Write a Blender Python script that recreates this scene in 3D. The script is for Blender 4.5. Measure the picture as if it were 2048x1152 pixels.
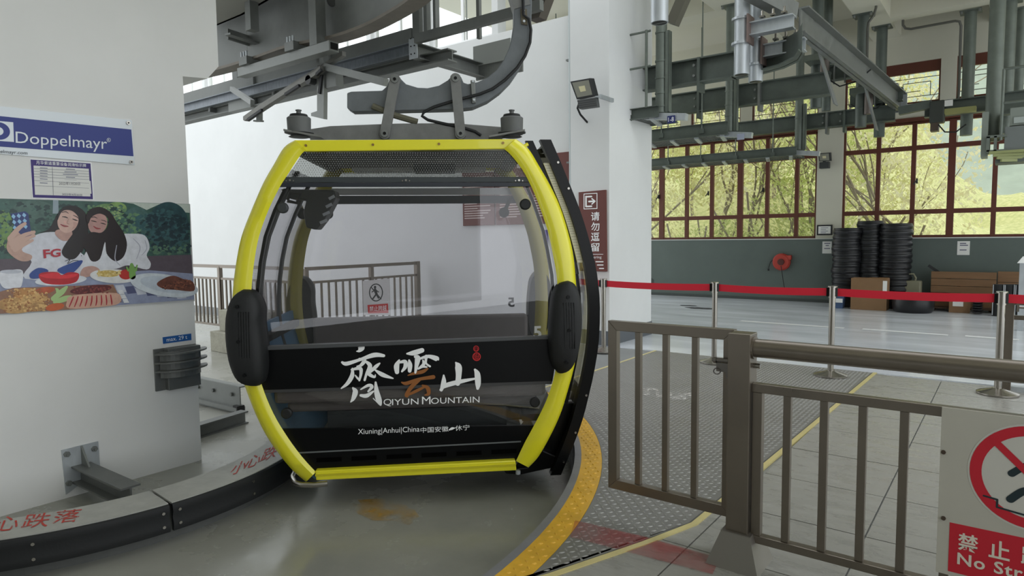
import bpy, math, random
from mathutils import Vector as V, Matrix
import numpy as np
R_ = random.Random(7)
SC = bpy.context.scene
COL = SC.collection
for o in list(bpy.data.objects): bpy.data.objects.remove(o)

# ------------------------------------------------------------------ camera
F = 1313.64
yaw, pit, rol = [math.radians(a) for a in (37.404, 4.397, -0.707)]
EYE = V((0, 0, 1.5))
FWD = V((-math.sin(yaw)*math.cos(pit), math.cos(yaw)*math.cos(pit), -math.sin(pit)))
_r0 = V((math.cos(yaw), math.sin(yaw), 0)); _u0 = _r0.cross(FWD)
RGT = math.cos(rol)*_r0 + math.sin(rol)*_u0
UPV = -math.sin(rol)*_r0 + math.cos(rol)*_u0
cd = bpy.data.cameras.new('camera'); cam = bpy.data.objects.new('camera', cd); COL.objects.link(cam)
cd.sensor_width = 36; cd.sensor_fit = 'HORIZONTAL'; cd.lens = F/2048*36; cd.clip_end = 500
M = Matrix((( RGT.x, UPV.x, -FWD.x, EYE.x), (RGT.y, UPV.y, -FWD.y, EYE.y), (RGT.z, UPV.z, -FWD.z, EYE.z), (0,0,0,1)))
cam.matrix_world = M
SC.camera = cam

# ------------------------------------------------------------------ world, exposure
wd = bpy.data.worlds.new('overcast_sky'); SC.world = wd; wd.use_nodes = True
bg = wd.node_tree.nodes['Background']
bg.inputs[0].default_value = (0.93, 0.97, 1.0, 1); bg.inputs[1].default_value = 1.7
SC.view_settings.view_transform = 'Standard'; SC.view_settings.look = 'None'
SC.view_settings.exposure = 0.08; SC.view_settings.gamma = 1; SC.view_settings.use_curve_mapping = False

# ------------------------------------------------------------------ helpers
def ray(x, y): return FWD + RGT*((x-1024)/F) - UPV*((y-576)/F)
def P(x, y, a, v):
    """survey: the point where the sight line of photograph pixel (x, y) meets the plane axis a = v"""
    d = ray(x, y); return EYE + d*((v-EYE[a])/d[a])
def PX(x, y, v): return P(x, y, 0, v)
def PY(x, y, v): return P(x, y, 1, v)
def PZ(x, y, v=0): return P(x, y, 2, v)
TH = math.radians(41.8)                       # heading of the cabin
AX = V((math.cos(TH), math.sin(TH), 0)); AY = V((-math.sin(TH), math.cos(TH), 0))
G0 = V((-3.0524, 2.9481, -0.0433))
def GP(x, y, d=0.0):                          # point on the cabin's front plane (d metres behind it)
    q = ray(x, y); return EYE + q*(((G0+AY*d-EYE).dot(AY))/q.dot(AY))
def L(x, y, z): return G0 + AX*x + AY*y + V((0, 0, z))

MATS = {}
def lin(c): return tuple(((u/255)/12.92 if u <= 10 else ((u/255+0.055)/1.055)**2.4) for u in c)
def mat(name, rgb, rough=0.5, metal=0.0, var=0.0, scale=6.0, bump=0.0, bscale=None, rvar=0.0, spec=0.5, coat=0.0, stretch=None, rgb2=None):
    if name in MATS: return MATS[name]
    m = bpy.data.materials.new(name); m.use_nodes = True; nt = m.node_tree; b = nt.nodes['Principled BSDF']
    c = lin(rgb); b.inputs['Base Color'].default_value = (*c, 1); b.inputs['Roughness'].default_value = rough
    b.inputs['Metallic'].default_value = metal; b.inputs['Specular IOR Level'].default_value = spec
    b.inputs['Coat Weight'].default_value = coat
    if var or bump or rvar:
        g = nt.nodes.new('ShaderNodeNewGeometry'); mp = nt.nodes.new('ShaderNodeMapping')
        nt.links.new(g.outputs['Position'], mp.inputs[0])
        if stretch: mp.inputs['Scale'].default_value = stretch
        n = nt.nodes.new('ShaderNodeTexNoise'); n.inputs['Scale'].default_value = scale; n.inputs['Detail'].default_value = 6
        n.inputs['Roughness'].default_value = 0.62
        nt.links.new(mp.outputs[0], n.inputs['Vector'])
        if var:
            r = nt.nodes.new('ShaderNodeValToRGB')
            c2 = lin(rgb2) if rgb2 else None
            r.color_ramp.elements[0].position = 0.3; r.color_ramp.elements[1].position = 0.72
            r.color_ramp.elements[0].color = (*(c2 or [u*(1-var) for u in c]), 1)
            r.color_ramp.elements[1].color = (*(c if c2 else [min(1, u*(1+var)) for u in c]), 1)
            nt.links.new(n.outputs[0], r.inputs[0]); nt.links.new(r.outputs[0], b.inputs['Base Color'])
        if rvar:
            mr = nt.nodes.new('ShaderNodeMapRange'); mr.inputs[1].default_value = 0.3; mr.inputs[2].default_value = 0.7
            mr.inputs[3].default_value = max(0.02, rough-rvar); mr.inputs[4].default_value = min(1, rough+rvar)
            nt.links.new(n.outputs[0], mr.inputs[0]); nt.links.new(mr.outputs[0], b.inputs['Roughness'])
        if bump:
            n2 = nt.nodes.new('ShaderNodeTexNoise'); n2.inputs['Scale'].default_value = bscale or scale*4; n2.inputs['Detail'].default_value = 5
            nt.links.new(mp.outputs[0], n2.inputs['Vector'])
            bm = nt.nodes.new('ShaderNodeBump'); bm.inputs['Strength'].default_value = bump; bm.inputs['Distance'].default_value = 0.02
            nt.links.new(n2.outputs[0], bm.inputs['Height']); nt.links.new(bm.outputs[0], b.inputs['Normal'])
    MATS[name] = m; return m
def glass(name, tint=(0.9, 0.93, 0.92), gloss=1.0, rough=0.01):
    if name in MATS: return MATS[name]
    m = bpy.data.materials.new(name); m.use_nodes = True; nt = m.node_tree; nt.nodes.clear()
    t = nt.nodes.new('ShaderNodeBsdfTransparent'); t.inputs[0].default_value = (*tint, 1)
    g = nt.nodes.new('ShaderNodeBsdfGlossy'); g.inputs['Roughness'].default_value = rough; g.inputs[0].default_value = (gloss, gloss, gloss, 1)
    lw = nt.nodes.new('ShaderNodeLayerWeight'); lw.inputs[0].default_value = 0.5
    pw = nt.nodes.new('ShaderNodeMath'); pw.operation = 'POWER'; pw.inputs[1].default_value = 5; nt.links.new(lw.outputs['Facing'], pw.inputs[0])
    fr = nt.nodes.new('ShaderNodeMath'); fr.operation = 'MULTIPLY_ADD'; fr.inputs[1].default_value = 0.9; fr.inputs[2].default_value = 0.045; nt.links.new(pw.outputs[0], fr.inputs[0])
    mx = nt.nodes.new('ShaderNodeMixShader'); out = nt.nodes.new('ShaderNodeOutputMaterial')
    nt.links.new(fr.outputs[0], mx.inputs[0]); nt.links.new(t.outputs[0], mx.inputs[1]); nt.links.new(g.outputs[0], mx.inputs[2])
    nt.links.new(mx.outputs[0], out.inputs[0]); MATS[name] = m; return m
def leafmat(name, rgb, rgb2):
    m = bpy.data.materials.new(name); m.use_nodes = True; nt = m.node_tree; nt.nodes.clear()
    oi = nt.nodes.new('ShaderNodeNewGeometry'); n = nt.nodes.new('ShaderNodeTexNoise'); n.inputs['Scale'].default_value = 1.3; n.inputs['Detail'].default_value = 8
    nt.links.new(oi.outputs['Position'], n.inputs['Vector'])
    r = nt.nodes.new('ShaderNodeValToRGB'); r.color_ramp.elements[0].position = 0.35; r.color_ramp.elements[1].position = 0.65
    r.color_ramp.elements[0].color = (*lin(rgb), 1); r.color_ramp.elements[1].color = (*lin(rgb2), 1); nt.links.new(n.outputs[0], r.inputs[0])
    d = nt.nodes.new('ShaderNodeBsdfDiffuse'); t = nt.nodes.new('ShaderNodeBsdfTranslucent'); mx = nt.nodes.new('ShaderNodeMixShader'); mx.inputs[0].default_value = 0.45
    nt.links.new(r.outputs[0], d.inputs[0]); nt.links.new(r.outputs[0], t.inputs[0])
    nt.links.new(d.outputs[0], mx.inputs[1]); nt.links.new(t.outputs[0], mx.inputs[2])
    out = nt.nodes.new('ShaderNodeOutputMaterial'); nt.links.new(mx.outputs[0], out.inputs[0]); return m

def proj(p):
    q = V(p)-EYE; z = q.dot(FWD); return 1024+F*q.dot(RGT)/z, 576-F*q.dot(UPV)/z
ORD = ['first', 'second', 'third', 'fourth', 'fifth', 'sixth', 'seventh', 'eighth', 'ninth', 'tenth', 'eleventh', 'twelfth', 'thirteenth', 'fourteenth', 'fifteenth', 'sixteenth']
def panecol(p):
    x = proj(p)[0]; lw = [1272, 1321, 1371, 1421, 1477, 1531, 1590, 1650]; rw = [1650, 1752, 1822, 1898, 1985, 2048]
    if x < 1272: return 'behind the white column'
    if x >= 2048: return 'beyond the right edge of the right hall window'
    for w, n in ((lw, 'left'), (rw, 'right')):
        for i in range(len(w)-1):
            if w[i] <= x < w[i+1]: return 'behind the %s pane column of the %s hall window' % (ORD[i], n)
def tag(o, label=None, cat=None, group=None, kind=None):
    if label: o['label'] = label
    if cat: o['category'] = cat
    if group: o['group'] = group
    if kind: o['kind'] = kind
    return o
def thing(name, label, cat, loc=(0, 0, 0), group=None, kind=None):
    o = bpy.data.objects.new(name, None); o.empty_display_size = 0.1; COL.objects.link(o); o.location = loc
    return tag(o, label, cat, group, kind)
def wloc(o):
    p = V((0, 0, 0))
    while o is not None: p += o.location; o = o.parent
    return p
def copy_tree(o, delta, parent=None, label=None):
    c = o.copy(); COL.objects.link(c)
    if parent is not None: c.parent = parent
    else: c.location = o.location + V(delta)
    for ch in list(o.children): copy_tree(ch, delta, c)
    if label: c['label'] = label
    return c

def spl(P_, k=4):
    o = []
    for i in range(len(P_)-1):
        p0, p1, p2, p3 = P_[max(i-1, 0)], P_[i], P_[i+1], P_[min(i+2, len(P_)-1)]
        for j in range(k):
            t = j/k; o.append(tuple(.5*(2*p1[c]+(p2[c]-p0[c])*t+(2*p0[c]-5*p1[c]+4*p2[c]-p3[c])*t*t+(3*p1[c]-p0[c]-3*p2[c]+p3[c])*t**3) for c in range(len(p1))))
    o.append(tuple(P_[-1])); return o
class MB:
    def __init__(s): s.v = []; s.f = []; s.m = []; s.mi = 0
    def add(s, vs, fs):
        b = len(s.v); s.v += [V(p) for p in vs]; s.f += [[i+b for i in q] for q in fs]; s.m += [s.mi]*len(fs); return s
    def hexa(s, a, b): return s.add(list(a)+list(b), [(3,2,1,0), (4,5,6,7), (0,1,5,4), (1,2,6,5), (2,3,7,6), (3,0,4,7)])
    def box(s, x0, x1, y0, y1, z0, z1):
        x0, x1 = sorted((x0, x1)); y0, y1 = sorted((y0, y1)); z0, z1 = sorted((z0, z1))
        return s.hexa([(x0,y0,z0),(x1,y0,z0),(x1,y1,z0),(x0,y1,z0)], [(x0,y0,z1),(x1,y0,z1),(x1,y1,z1),(x0,y1,z1)])
    def lbox(s, x0, x1, y0, y1, z0, z1):       # box in cabin axes
        return s.hexa([L(x0,y0,z0),L(x1,y0,z0),L(x1,y1,z0),L(x0,y1,z0)], [L(x0,y0,z1),L(x1,y0,z1),L(x1,y1,z1),L(x0,y1,z1)])
    def beam(s, p0, p1, w, h, up=(0, 0, 1)):
        p0 = V(p0); p1 = V(p1); d = (p1-p0).normalized(); u = V(up); r = d.cross(u)
        if r.length < 1e-4: r = d.cross(V((1, 0, 0)))
        r.normalize(); u = r.cross(d)
        q = [(-w/2,-h/2),(w/2,-h/2),(w/2,h/2),(-w/2,h/2)]
        return s.hexa([p0+r*a+u*b for a, b in q], [p1+r*a+u*b for a, b in q])
    def ibeam(s, p0, p1, h, w, t=0.014, up=(0, 0, 1)):
        p0 = V(p0); p1 = V(p1); u = V(up)
        s.beam(p0, p1, t, h-2*t, up); s.beam(p0+u*(h/2-t/2), p1+u*(h/2-t/2), w, t, up); return s.beam(p0-u*(h/2-t/2), p1-u*(h/2-t/2), w, t, up)
    def channel(s, p0, p1, h, w, t=0.012, side=1, up=(0, 0, 1)):
        p0 = V(p0); p1 = V(p1); u = V(up); r = (p1-p0).normalized().cross(u).normalized()*side
        s.beam(p0, p1, t, h, up)
        for k in (1, -1): s.beam(p0+u*k*(h/2-t/2)+r*w/2, p1+u*k*(h/2-t/2)+r*w/2, w, t, up)
        return s
    def cyl(s, p0, p1, r, n=14, r2=None, cap=True):
        p0 = V(p0); p1 = V(p1); d = (p1-p0).normalized(); a = d.orthogonal().normalized(); b = d.cross(a); r2 = r if r2 is None else r2
        c = [(math.cos(2*math.pi*i/n), math.sin(2*math.pi*i/n)) for i in range(n)]
        vs = [p0+(a*x+b*y)*r for x, y in c]+[p1+(a*x+b*y)*r2 for x, y in c]
        fs = [(i, (i+1) % n, n+(i+1) % n, n+i) for i in range(n)]
        if cap: fs += [tuple(range(n-1, -1, -1)), tuple(range(n, 2*n))]
        return s.add(vs, fs)
    def lathe(s, prof, c, n=24, d=(0, 0, 1)):
        c = V(c); d = V(d).normalized(); a = d.orthogonal().normalized(); b = d.cross(a); k = len(prof); vs = []
        for i in range(n):
            t = 2*math.pi*i/n; e = a*math.cos(t)+b*math.sin(t)
            vs += [c+e*r+d*z for r, z in prof]
        fs = [(i*k+j, ((i+1) % n)*k+j, ((i+1) % n)*k+j+1, i*k+j+1) for i in range(n) for j in range(k-1)]
        if prof[0][0] > 1e-6: fs.append(tuple(i*k for i in range(n-1, -1, -1)))
        if prof[-1][0] > 1e-6: fs.append(tuple(i*k+k-1 for i in range(n)))
        return s.add(vs, fs)
    def tube(s, pts, r, n=8, cap=True):
        pts = [V(p) for p in pts]; rings = []; prev = None
        for i, p in enumerate(pts):
            d = (pts[min(i+1, len(pts)-1)]-pts[max(i-1, 0)]).normalized()
            a = d.orthogonal().normalized() if prev is None else (prev-d*prev.dot(d)).normalized(); prev = a; b = d.cross(a)
            rings.append([p+(a*math.cos(2*math.pi*k/n)+b*math.sin(2*math.pi*k/n))*r for k in range(n)])
        return s.loft(rings, cap)
    def loft(s, rings, cap=True, closed=True):
        n = len(rings[0]); vs = [p for q in rings for p in q]
        fs = [(i*n+k, i*n+(k+1) % n, (i+1)*n+(k+1) % n, (i+1)*n+k) for i in range(len(rings)-1) for k in range(n if closed else n-1)]
        if cap: fs += [tuple(range(n-1, -1, -1)), tuple(range((len(rings)-1)*n, len(rings)*n))]
        return s.add(vs, fs)
    def prism(s, poly, vec):
        n = len(poly); vec = V(vec); vs = [V(p) for p in poly]+[V(p)+vec for p in poly]
        return s.add(vs, [tuple(range(n-1, -1, -1)), tuple(range(n, 2*n))]+[(i, (i+1) % n, n+(i+1) % n, n+i) for i in range(n)])
    def strip(s, A, B, vec):                   # band between two polylines, thickened by vec
        vec = V(vec); return s.loft([[V(a), V(b), V(b)+vec, V(a)+vec] for a, b in zip(A, B)])
    def build(s, name, m, parent=None, smooth=None, bevel=0, kind=None, label=None):
        base = wloc(parent) if parent is not None else V((0, 0, 0))
        me = bpy.data.meshes.new(name); me.from_pydata([tuple(p-base) for p in s.v], [], s.f)
        for k in (m if isinstance(m, (list, tuple)) else [m]): me.materials.append(k)
        if isinstance(m, (list, tuple)): me.polygons.foreach_set('material_index', s.m)
        bmx = __import__('bmesh').new(); bmx.from_mesh(me); __import__('bmesh').ops.recalc_face_normals(bmx, faces=bmx.faces); bmx.to_mesh(me); bmx.free()
        if smooth:
            me.polygons.foreach_set('use_smooth', [True]*len(me.polygons)); me.set_sharp_from_angle(angle=math.radians(smooth))
        me.update(); o = bpy.data.objects.new(name, me); COL.objects.link(o)
        if parent is not None: o.parent = parent
        if bevel:
            b = o.modifiers.new('bevel', 'BEVEL'); b.width = bevel; b.segments = 2; b.limit_method = 'ANGLE'; b.angle_limit = math.radians(40)
        return tag(o, label, None, None, kind)
def struct(name, mb, m, parent=None, **k):
    o = mb.build(name, m, parent, **k)
    if parent is None: o['kind'] = 'structure'
    return o

_tc = bpy.data.curves.new('t', 'FONT'); _to = bpy.data.objects.new('t', _tc); COL.objects.link(_to)
def lettering(name, text, quad, m, parent, off=(0, 0, 0), bold=0.0, spacing=1.0, label=None, keep=False, align='LEFT'):
    """flat letters stretched into the quad (top-left, top-right, bottom-right, bottom-left)"""
    _tc.body = text; _tc.offset = bold; _tc.space_character = spacing; _tc.align_x = align; _tc.resolution_u = 3
    dg = bpy.context.evaluated_depsgraph_get(); dg.update()
    me = bpy.data.meshes.new_from_object(_to.evaluated_get(dg)); me.name = name
    co = np.empty(len(me.vertices)*3); me.vertices.foreach_get('co', co); co = co.reshape(-1, 3)
    lo = co.min(0); sz = np.maximum(co.max(0)-lo, 1e-6)
    q = [np.array(p) for p in quad]; base = np.array(wloc(parent) if parent is not None else (0, 0, 0))
    u = ((co[:, 0]-lo[0])/sz[0])[:, None]; w = ((co[:, 1]-lo[1])/sz[1])[:, None]
    pt = (q[3]*(1-u)+q[2]*u)*(1-w)+(q[0]*(1-u)+q[1]*u)*w + np.array(off) - base
    me.vertices.foreach_set('co', pt.astype(float).ravel()); me.materials.clear(); me.materials.append(m); me.update()
    o = bpy.data.objects.new(name, me); COL.objects.link(o)
    if parent is not None: o.parent = parent
    return tag(o, label)
def flat(name, polys, m, parent, label=None):   # flat print: list of polygons (3D)
    b = MB()
    for p in polys: b.add(p, [tuple(range(len(p)))])
    return b.build(name, m, parent, label=label)
def stroke(b, pts, fn, k=1.0):
    """brush stroke: pts (x, y, width) mapped by fn; smooth, round ended"""
    Q = []
    for i in range(len(pts)-1):
        p0 = pts[max(i-1, 0)]; p1 = pts[i]; p2 = pts[i+1]; p3 = pts[min(i+2, len(pts)-1)]
        for j in range(6):
            t = j/6; Q.append([0.5*((2*p1[c])+(-p0[c]+p2[c])*t+(2*p0[c]-5*p1[c]+4*p2[c]-p3[c])*t*t+(-p0[c]+3*p1[c]-3*p2[c]+p3[c])*t**3) for c in range(3)])
    Q.append(list(pts[-1])); A = []; B = []
    for i, q in enumerate(Q):
        a = Q[max(i-1, 0)]; c = Q[min(i+1, len(Q)-1)]; dx, dy = c[0]-a[0], c[1]-a[1]; l = math.hypot(dx, dy) or 1; w = max(q[2], 1)*k/2
        A.append((q[0]-dy/l*w, q[1]+dx/l*w)); B.append((q[0]+dy/l*w, q[1]-dx/l*w))
    o0 = fn(Q[0][0], Q[0][1]); nn = (fn(Q[0][0]+5, Q[0][1])-o0).cross(fn(Q[0][0], Q[0][1]+5)-o0).normalized()
    if nn.dot(EYE-o0) < 0: nn = -nn
    b.k = getattr(b, 'k', 0)+1; off = nn*(.00012*b.k); g = lambda x, y: fn(x, y)+off
    for i in range(len(Q)-1): b.add([g(*A[i]), g(*A[i+1]), g(*B[i+1]), g(*B[i])], [(0, 1, 2, 3)])
    for e, a2 in ((Q[0], Q[1]), (Q[-1], Q[-2])):
        r = max(e[2], 1)*k/2; t0 = math.atan2(e[1]-a2[1], e[0]-a2[0])
        b.add([g(e[0]+r*math.cos(t0-math.pi/2+t*math.pi/8), e[1]+r*math.sin(t0-math.pi/2+t*math.pi/8)) for t in range(9)], [tuple(range(9))])
def circ(fn, cx, cy, rx, ry, n=32, a0=0, a1=2*math.pi):
    return [fn(cx+rx*math.cos(a0+(a1-a0)*i/n), cy+ry*math.sin(a0+(a1-a0)*i/n)) for i in range(n)]
def ring(b, fn, cx, cy, rx, ry, th, n=40):
    o = circ(fn, cx, cy, rx, ry, n); i = circ(fn, cx, cy, rx-th, ry-th, n)
    for k in range(n): b.add([o[k], o[(k+1) % n], i[(k+1) % n], i[k]], [(0, 1, 2, 3)])
def quadpx(fn, x0, y0, x1, y1): return [fn(x0, y0), fn(x1, y0), fn(x1, y1), fn(x0, y1)]

# ------------------------------------------------------------------ materials
white = mat('white_wall_paint', (222, 224, 223), 0.75, var=0.03, scale=1.2, bump=0.05)
pillarw = mat('pillar_paint', (232, 232, 230), 0.7, var=0.03, scale=1.5, bump=0.04)
ceilm = mat('ceiling_paint', (204, 202, 186), 0.85, var=0.03, scale=1)
dado = mat('green_grey_paint', (92, 103, 98), 0.55, var=0.07, scale=1.5, bump=0.04)
hallf = mat('hall_floor_epoxy', (228, 233, 240), 0.18, var=0.06, scale=1.1, rvar=0.08, bump=0.05, bscale=5, stretch=(0.5, 2.2, 1))
pitf = mat('pit_concrete', (152, 152, 144), 0.26, var=0.12, scale=1.3, rvar=0.16, bump=0.2, bscale=3)
conc = mat('rough_concrete', (150, 148, 134), 0.85, var=0.2, scale=6, bump=0.4)
tilem = mat('stone_tile', (150, 149, 143), 0.32, var=0.08, scale=9, rvar=0.15, bump=0.14, bscale=14, stretch=(0.5, 1.5, 1))
grout = mat('dark_grout', (92, 91, 88), 0.9)
plate = mat('checker_plate_steel', (126, 125, 121), 0.42, 0.15, var=0.14, scale=2.2, rvar=0.1)
yplate = mat('yellow_painted_plate', (214, 166, 48), 0.45, 0.0, var=0.16, scale=7, bump=0.1)
brass = mat('brass_trim', (226, 212, 150), 0.35, 0.35, var=0.05)
galv = mat('galvanised_steel', (126, 129, 126), 0.5, 0.45, var=0.16, scale=5, rvar=0.1)
galvd = mat('dark_galvanised_steel', (114, 117, 114), 0.55, 0.4, var=0.2, scale=3.5, rvar=0.1)
galvb = mat('bright_galvanised_steel', (190, 196, 200), 0.38, 0.5, var=0.12, scale=9, stretch=(1, 1, 0.35))
hangm = mat('hanger_steel', (122, 123, 121), 0.55, 0.25, var=0.14, scale=9)
ss = mat('stainless_steel', (130, 122, 112), 0.33, 0.85, var=0.08, scale=4, rvar=0.06)
sspol = mat('polished_stainless', (168, 164, 157), 0.22, 0.95)
yellow = mat('yellow_gloss_paint', (236, 228, 44), 0.26, coat=0.5, var=0.02)
black = mat('black_rubber', (22, 24, 26), 0.6, bump=0.06, bscale=60)
bglos = mat('black_gloss', (9, 10, 11), 0.3, spec=0.25)
bprint = mat('black_print', (9, 10, 12), 0.3, spec=0.2)
dgrey = mat('dark_grey_plastic', (52, 56, 58), 0.5)
navy = mat('dark_navy_trim', (34, 39, 48), 0.4)
seatm = mat('brown_grey_upholstery', (104, 98, 96), 0.75, var=0.06, scale=14)
bluem = mat('blue_panel', (84, 124, 156), 0.5)
woodf = mat('brown_window_frame', (96, 50, 36), 0.5, var=0.08)
redm = mat('red_belt', (206, 24, 48), 0.65)
brownsign = mat('brown_sign_board', (104, 52, 44), 0.5, var=0.05)
whitep = mat('white_print', (250, 251, 251), 0.5)
brownp = mat('brown_print', (150, 92, 40), 0.5)
redp = mat('red_print', (200, 34, 38), 0.5)
redfade = mat('faded_red_paint', (176, 70, 62), 0.75, var=0.25, scale=25)
bluep = mat('blue_print', (44, 58, 136), 0.45)
tyre = mat('tyre_rubber', (20, 21, 24), 0.42, bump=0.03)
card = mat('cardboard', (134, 104, 74), 0.85, var=0.04)
plank = mat('pine_plank', (126, 95, 66), 0.7, var=0.14, scale=3, stretch=(0.5, 8, 8))
alup = mat('silver_sign_plate', (206, 212, 216), 0.4, 0.3)
paper = mat('white_paper', (232, 232, 228), 0.8)
clear = glass('window_glass', (0.97, 0.98, 0.97), 0.8)
tinted = glass('tinted_acrylic', (0.85, 0.845, 0.86), 0.9)
tinted2 = glass('smoked_acrylic', (0.9, 0.9, 0.9), 0.9)
meshm = mat('perforated_sheet', (130, 132, 128), 0.5, 0.2)
#--PART2--
# ================================================================== SETTING
WC = V((-5.5, 1.85, 0))                       # centre of the bull wheel: kerb, platform edge and rail run round it
def arc(r, a0, a1, n, z=0.0): return [WC+V((r*math.cos(math.radians(a0+(a1-a0)*i/n)), r*math.sin(math.radians(a0+(a1-a0)*i/n)), z)) for i in range(n+1)]
PIT = -0.25
struct('floor_pit', MB().box(-24, 0, -4, 8.1, -0.45, PIT), pitf)
slab = MB().prism(arc(3.69, -70, 90, 48, -0.012)+[V((-8, 5.54, -.012)), V((-8, 8.1, -.012)), V((6, 8.1, -.012)), V((6, -4, -.012)), V((-3.2, -4, -.012))], (0, 0, -0.3))
floor = struct('floor_platform', slab, mat('platform_concrete', (140, 142, 142), 0.6, var=0.08, scale=3, bump=0.08))
MB().strip(arc(3.665, -70, 90, 48, -0.05), arc(3.69, -70, 90, 48, -0.05), (0, 0, -0.16)).build('rubber_edge', black, floor)
MB().strip(arc(3.685, -70, 90, 60, -.012), arc(3.73, -70, 90, 60, -.012), (0, 0, 0.014)).build('edge_rim', mat('rim_metal', (132, 132, 134), 0.5, 0.3, var=.1), floor)
MB().strip(arc(3.73, -30, 90, 60, -.012), arc(3.868, -30, 90, 60, -.012), (0, 0, 0.012)).build('yellow_edge_plate', yplate, floor)
hf = struct('floor_hall', MB().box(-9, 6, 7.9, 15.7, -0.3, 0.0), hallf)
# trim line between steel plate and stone tiles
trim_px = [(1750, 745), (1535, 925), (1444, 1001), (1387, 1048), (1287, 1087), (1100, 1151), (880, 1215)]
trim = [PZ(x, y) for x, y in trim_px]; trim[0].y = 7.9
def trim_x(y):
    for a, b in zip(trim, trim[1:]):
        if b.y <= y <= a.y: return b.x+(a.x-b.x)*(y-b.y)/(a.y-b.y)
    return trim[0].x if y > trim[0].y else trim[-1].x-(trim[-1].y-y)*1.2
tn = [V((0, 0, 0))]*len(trim)
MB().strip([p+V((-.012, 0, -.01)) for p in trim], [p+V((.022, 0, -.01)) for p in trim], (0, 0, .016)).build('brass_trim', brass, floor)
MB().strip([p+V((-.026, 0, -.01)) for p in trim], [p+V((-.012, 0, -.01)) for p in trim], (0, 0, .0112)).build('dark_joint', grout, floor)
XL = -3.67
pl = arc(3.87, -24, 61.5, 40, -.012)+[V((XL, 5.3, -.012)), V((XL, 7.9, -.012))]+[p+V((-.026, 0, -.012)) for p in trim]
MB().prism(pl, (0, 0, .012)).build('checker_plate', plate, floor)
MB().box(XL-.03, XL, 5.3, 7.9, -.01, .003).build('brass_trim', brass, floor)
# raised lozenges of the checker plate and of the yellow strip
def treads(name, m, pts, ln, wd, ht, px, py):
    vs = []; fs = []
    for (x, y, k) in pts:
        a = math.radians(45 if k else -45)+math.radians(8); c, s = math.cos(a), math.sin(a); b = len(vs)
        for u, w, z in ((-ln/2, 0, 0), (0, -wd/2, 0), (ln/2, 0, 0), (0, wd/2, 0), (-ln/4, 0, ht), (ln/4, 0, ht)):
            vs.append((x+u*c-w*s, y+u*s+w*c, z))
        fs += [(b, b+1, b+4), (b+1, b+5, b+4), (b+1, b+2, b+5), (b+2, b+3, b+5), (b+3, b+4, b+5), (b+3, b, b+4)]
    me = bpy.data.meshes.new(name); me.from_pydata(vs, [], fs); me.materials.append(m); o = bpy.data.objects.new(name, me); COL.objects.link(o); o.parent = floor; o['kind'] = 'stuff'
sp = .036; pp = []; yp = []
for i in range(int(3.2/sp)):
    for j in range(int(6.4/sp)):
        x = -4.0+i*sp; y = 1.6+j*sp; r = math.hypot(x-WC.x, y-WC.y)
        if y > 7.88 or x < XL+.02: continue
        if r > 3.885 and x < trim_x(y)-.04: pp.append((x, y, (i+j) % 2))
for i in range(int(3.4/.045)):
    for j in range(int(4.4/.045)):
        x = -4.9+i*.045; y = 1.2+j*.045; r = math.hypot(x-WC.x, y-WC.y)
        if 3.75 < r < 3.85: yp.append((x, y, (i+j) % 2))
treads('plate_treads', mat('tread_steel', (156, 155, 151), .38, .15), pp, .034, .013, .0035, 0, 0)
treads('yellow_treads', yplate, yp, .032, .016, .005, 0, 0)
# stone tiles
for j in range(12):
    y1 = 3.555+.612*(7-j)+.0; y0 = y1-.612; y0 += .004; y1 -= .004; y1 = min(y1, 7.895)
    if y1 <= y0: continue
    for i in range(-2, 5):
        x0 = -1.2+.665*i+.004; x1 = x0+.657; a, b = trim_x(y1)+.024, trim_x(y0)+.024
        xa, xb = max(x0, a), max(x0, b)
        if xa > x1-.02 or xb > x1-.02: continue
        if i == 0 and xa > x0+.05: pass
        MB().prism([(xa, y1, -.012), (xb, y0, -.012), (x1, y0, -.012), (x1, y1, -.012)], (0, 0, .012+R_.uniform(-.0006, .0006))).build('tile', tilem, floor)
# faded red stripe and worn white marks painted across the plate
q = [PZ(1150, 1042), PZ(1290, 1075), PZ(1440, 1118), PZ(1425, 1150), PZ(1280, 1112), PZ(1140, 1075)]
def decalmat(name, rgb, sc=7, lo=.38, hi=.62, amt=.8):
    m = mat(name, rgb, .7); nt = m.node_tree; g = nt.nodes.new('ShaderNodeNewGeometry'); n = nt.nodes.new('ShaderNodeTexNoise'); n.inputs['Scale'].default_value = sc; n.inputs['Detail'].default_value = 8
    nt.links.new(g.outputs['Position'], n.inputs['Vector']); r = nt.nodes.new('ShaderNodeMapRange'); r.inputs[1].default_value = lo; r.inputs[2].default_value = hi; r.inputs[4].default_value = amt
    nt.links.new(n.outputs[0], r.inputs[0]); nt.links.new(r.outputs[0], nt.nodes['Principled BSDF'].inputs['Alpha']); return m
flat('faded_red_stripe', [[p+V((0, 0, .0042)) for p in q]], decalmat('worn_red_paint', (176, 58, 60), 5, .2, .8, .62), floor)
b = MB()
for x0, y0, x1, y1 in [(1287, 775, 1300, 790), (1298, 776, 1312, 781), (1312, 779, 1318, 795), (1318, 790, 1335, 795), (1340, 784, 1344, 797), (1344, 792, 1372, 799), (1356, 786, 1388, 792)]:
    b.add([PZ(x0, y0, .004), PZ(x1, y0, .004), PZ(x1, y1, .004), PZ(x0, y1, .004)], [(0, 1, 2, 3)])
b.build('worn_white_marks', decalmat('worn_white_paint', (226, 222, 216), 30, .42, .7, .9), floor)
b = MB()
for x0, x1 in [(-3.75, -2.1), (-1.85, -.72), (-.52, .1), (.35, 1.6)]: b.add([(x0, 11.36, .003), (x1, 11.34, .003), (x1, 11.47, .003), (x0, 11.52, .003)], [(0, 1, 2, 3)])
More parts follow.
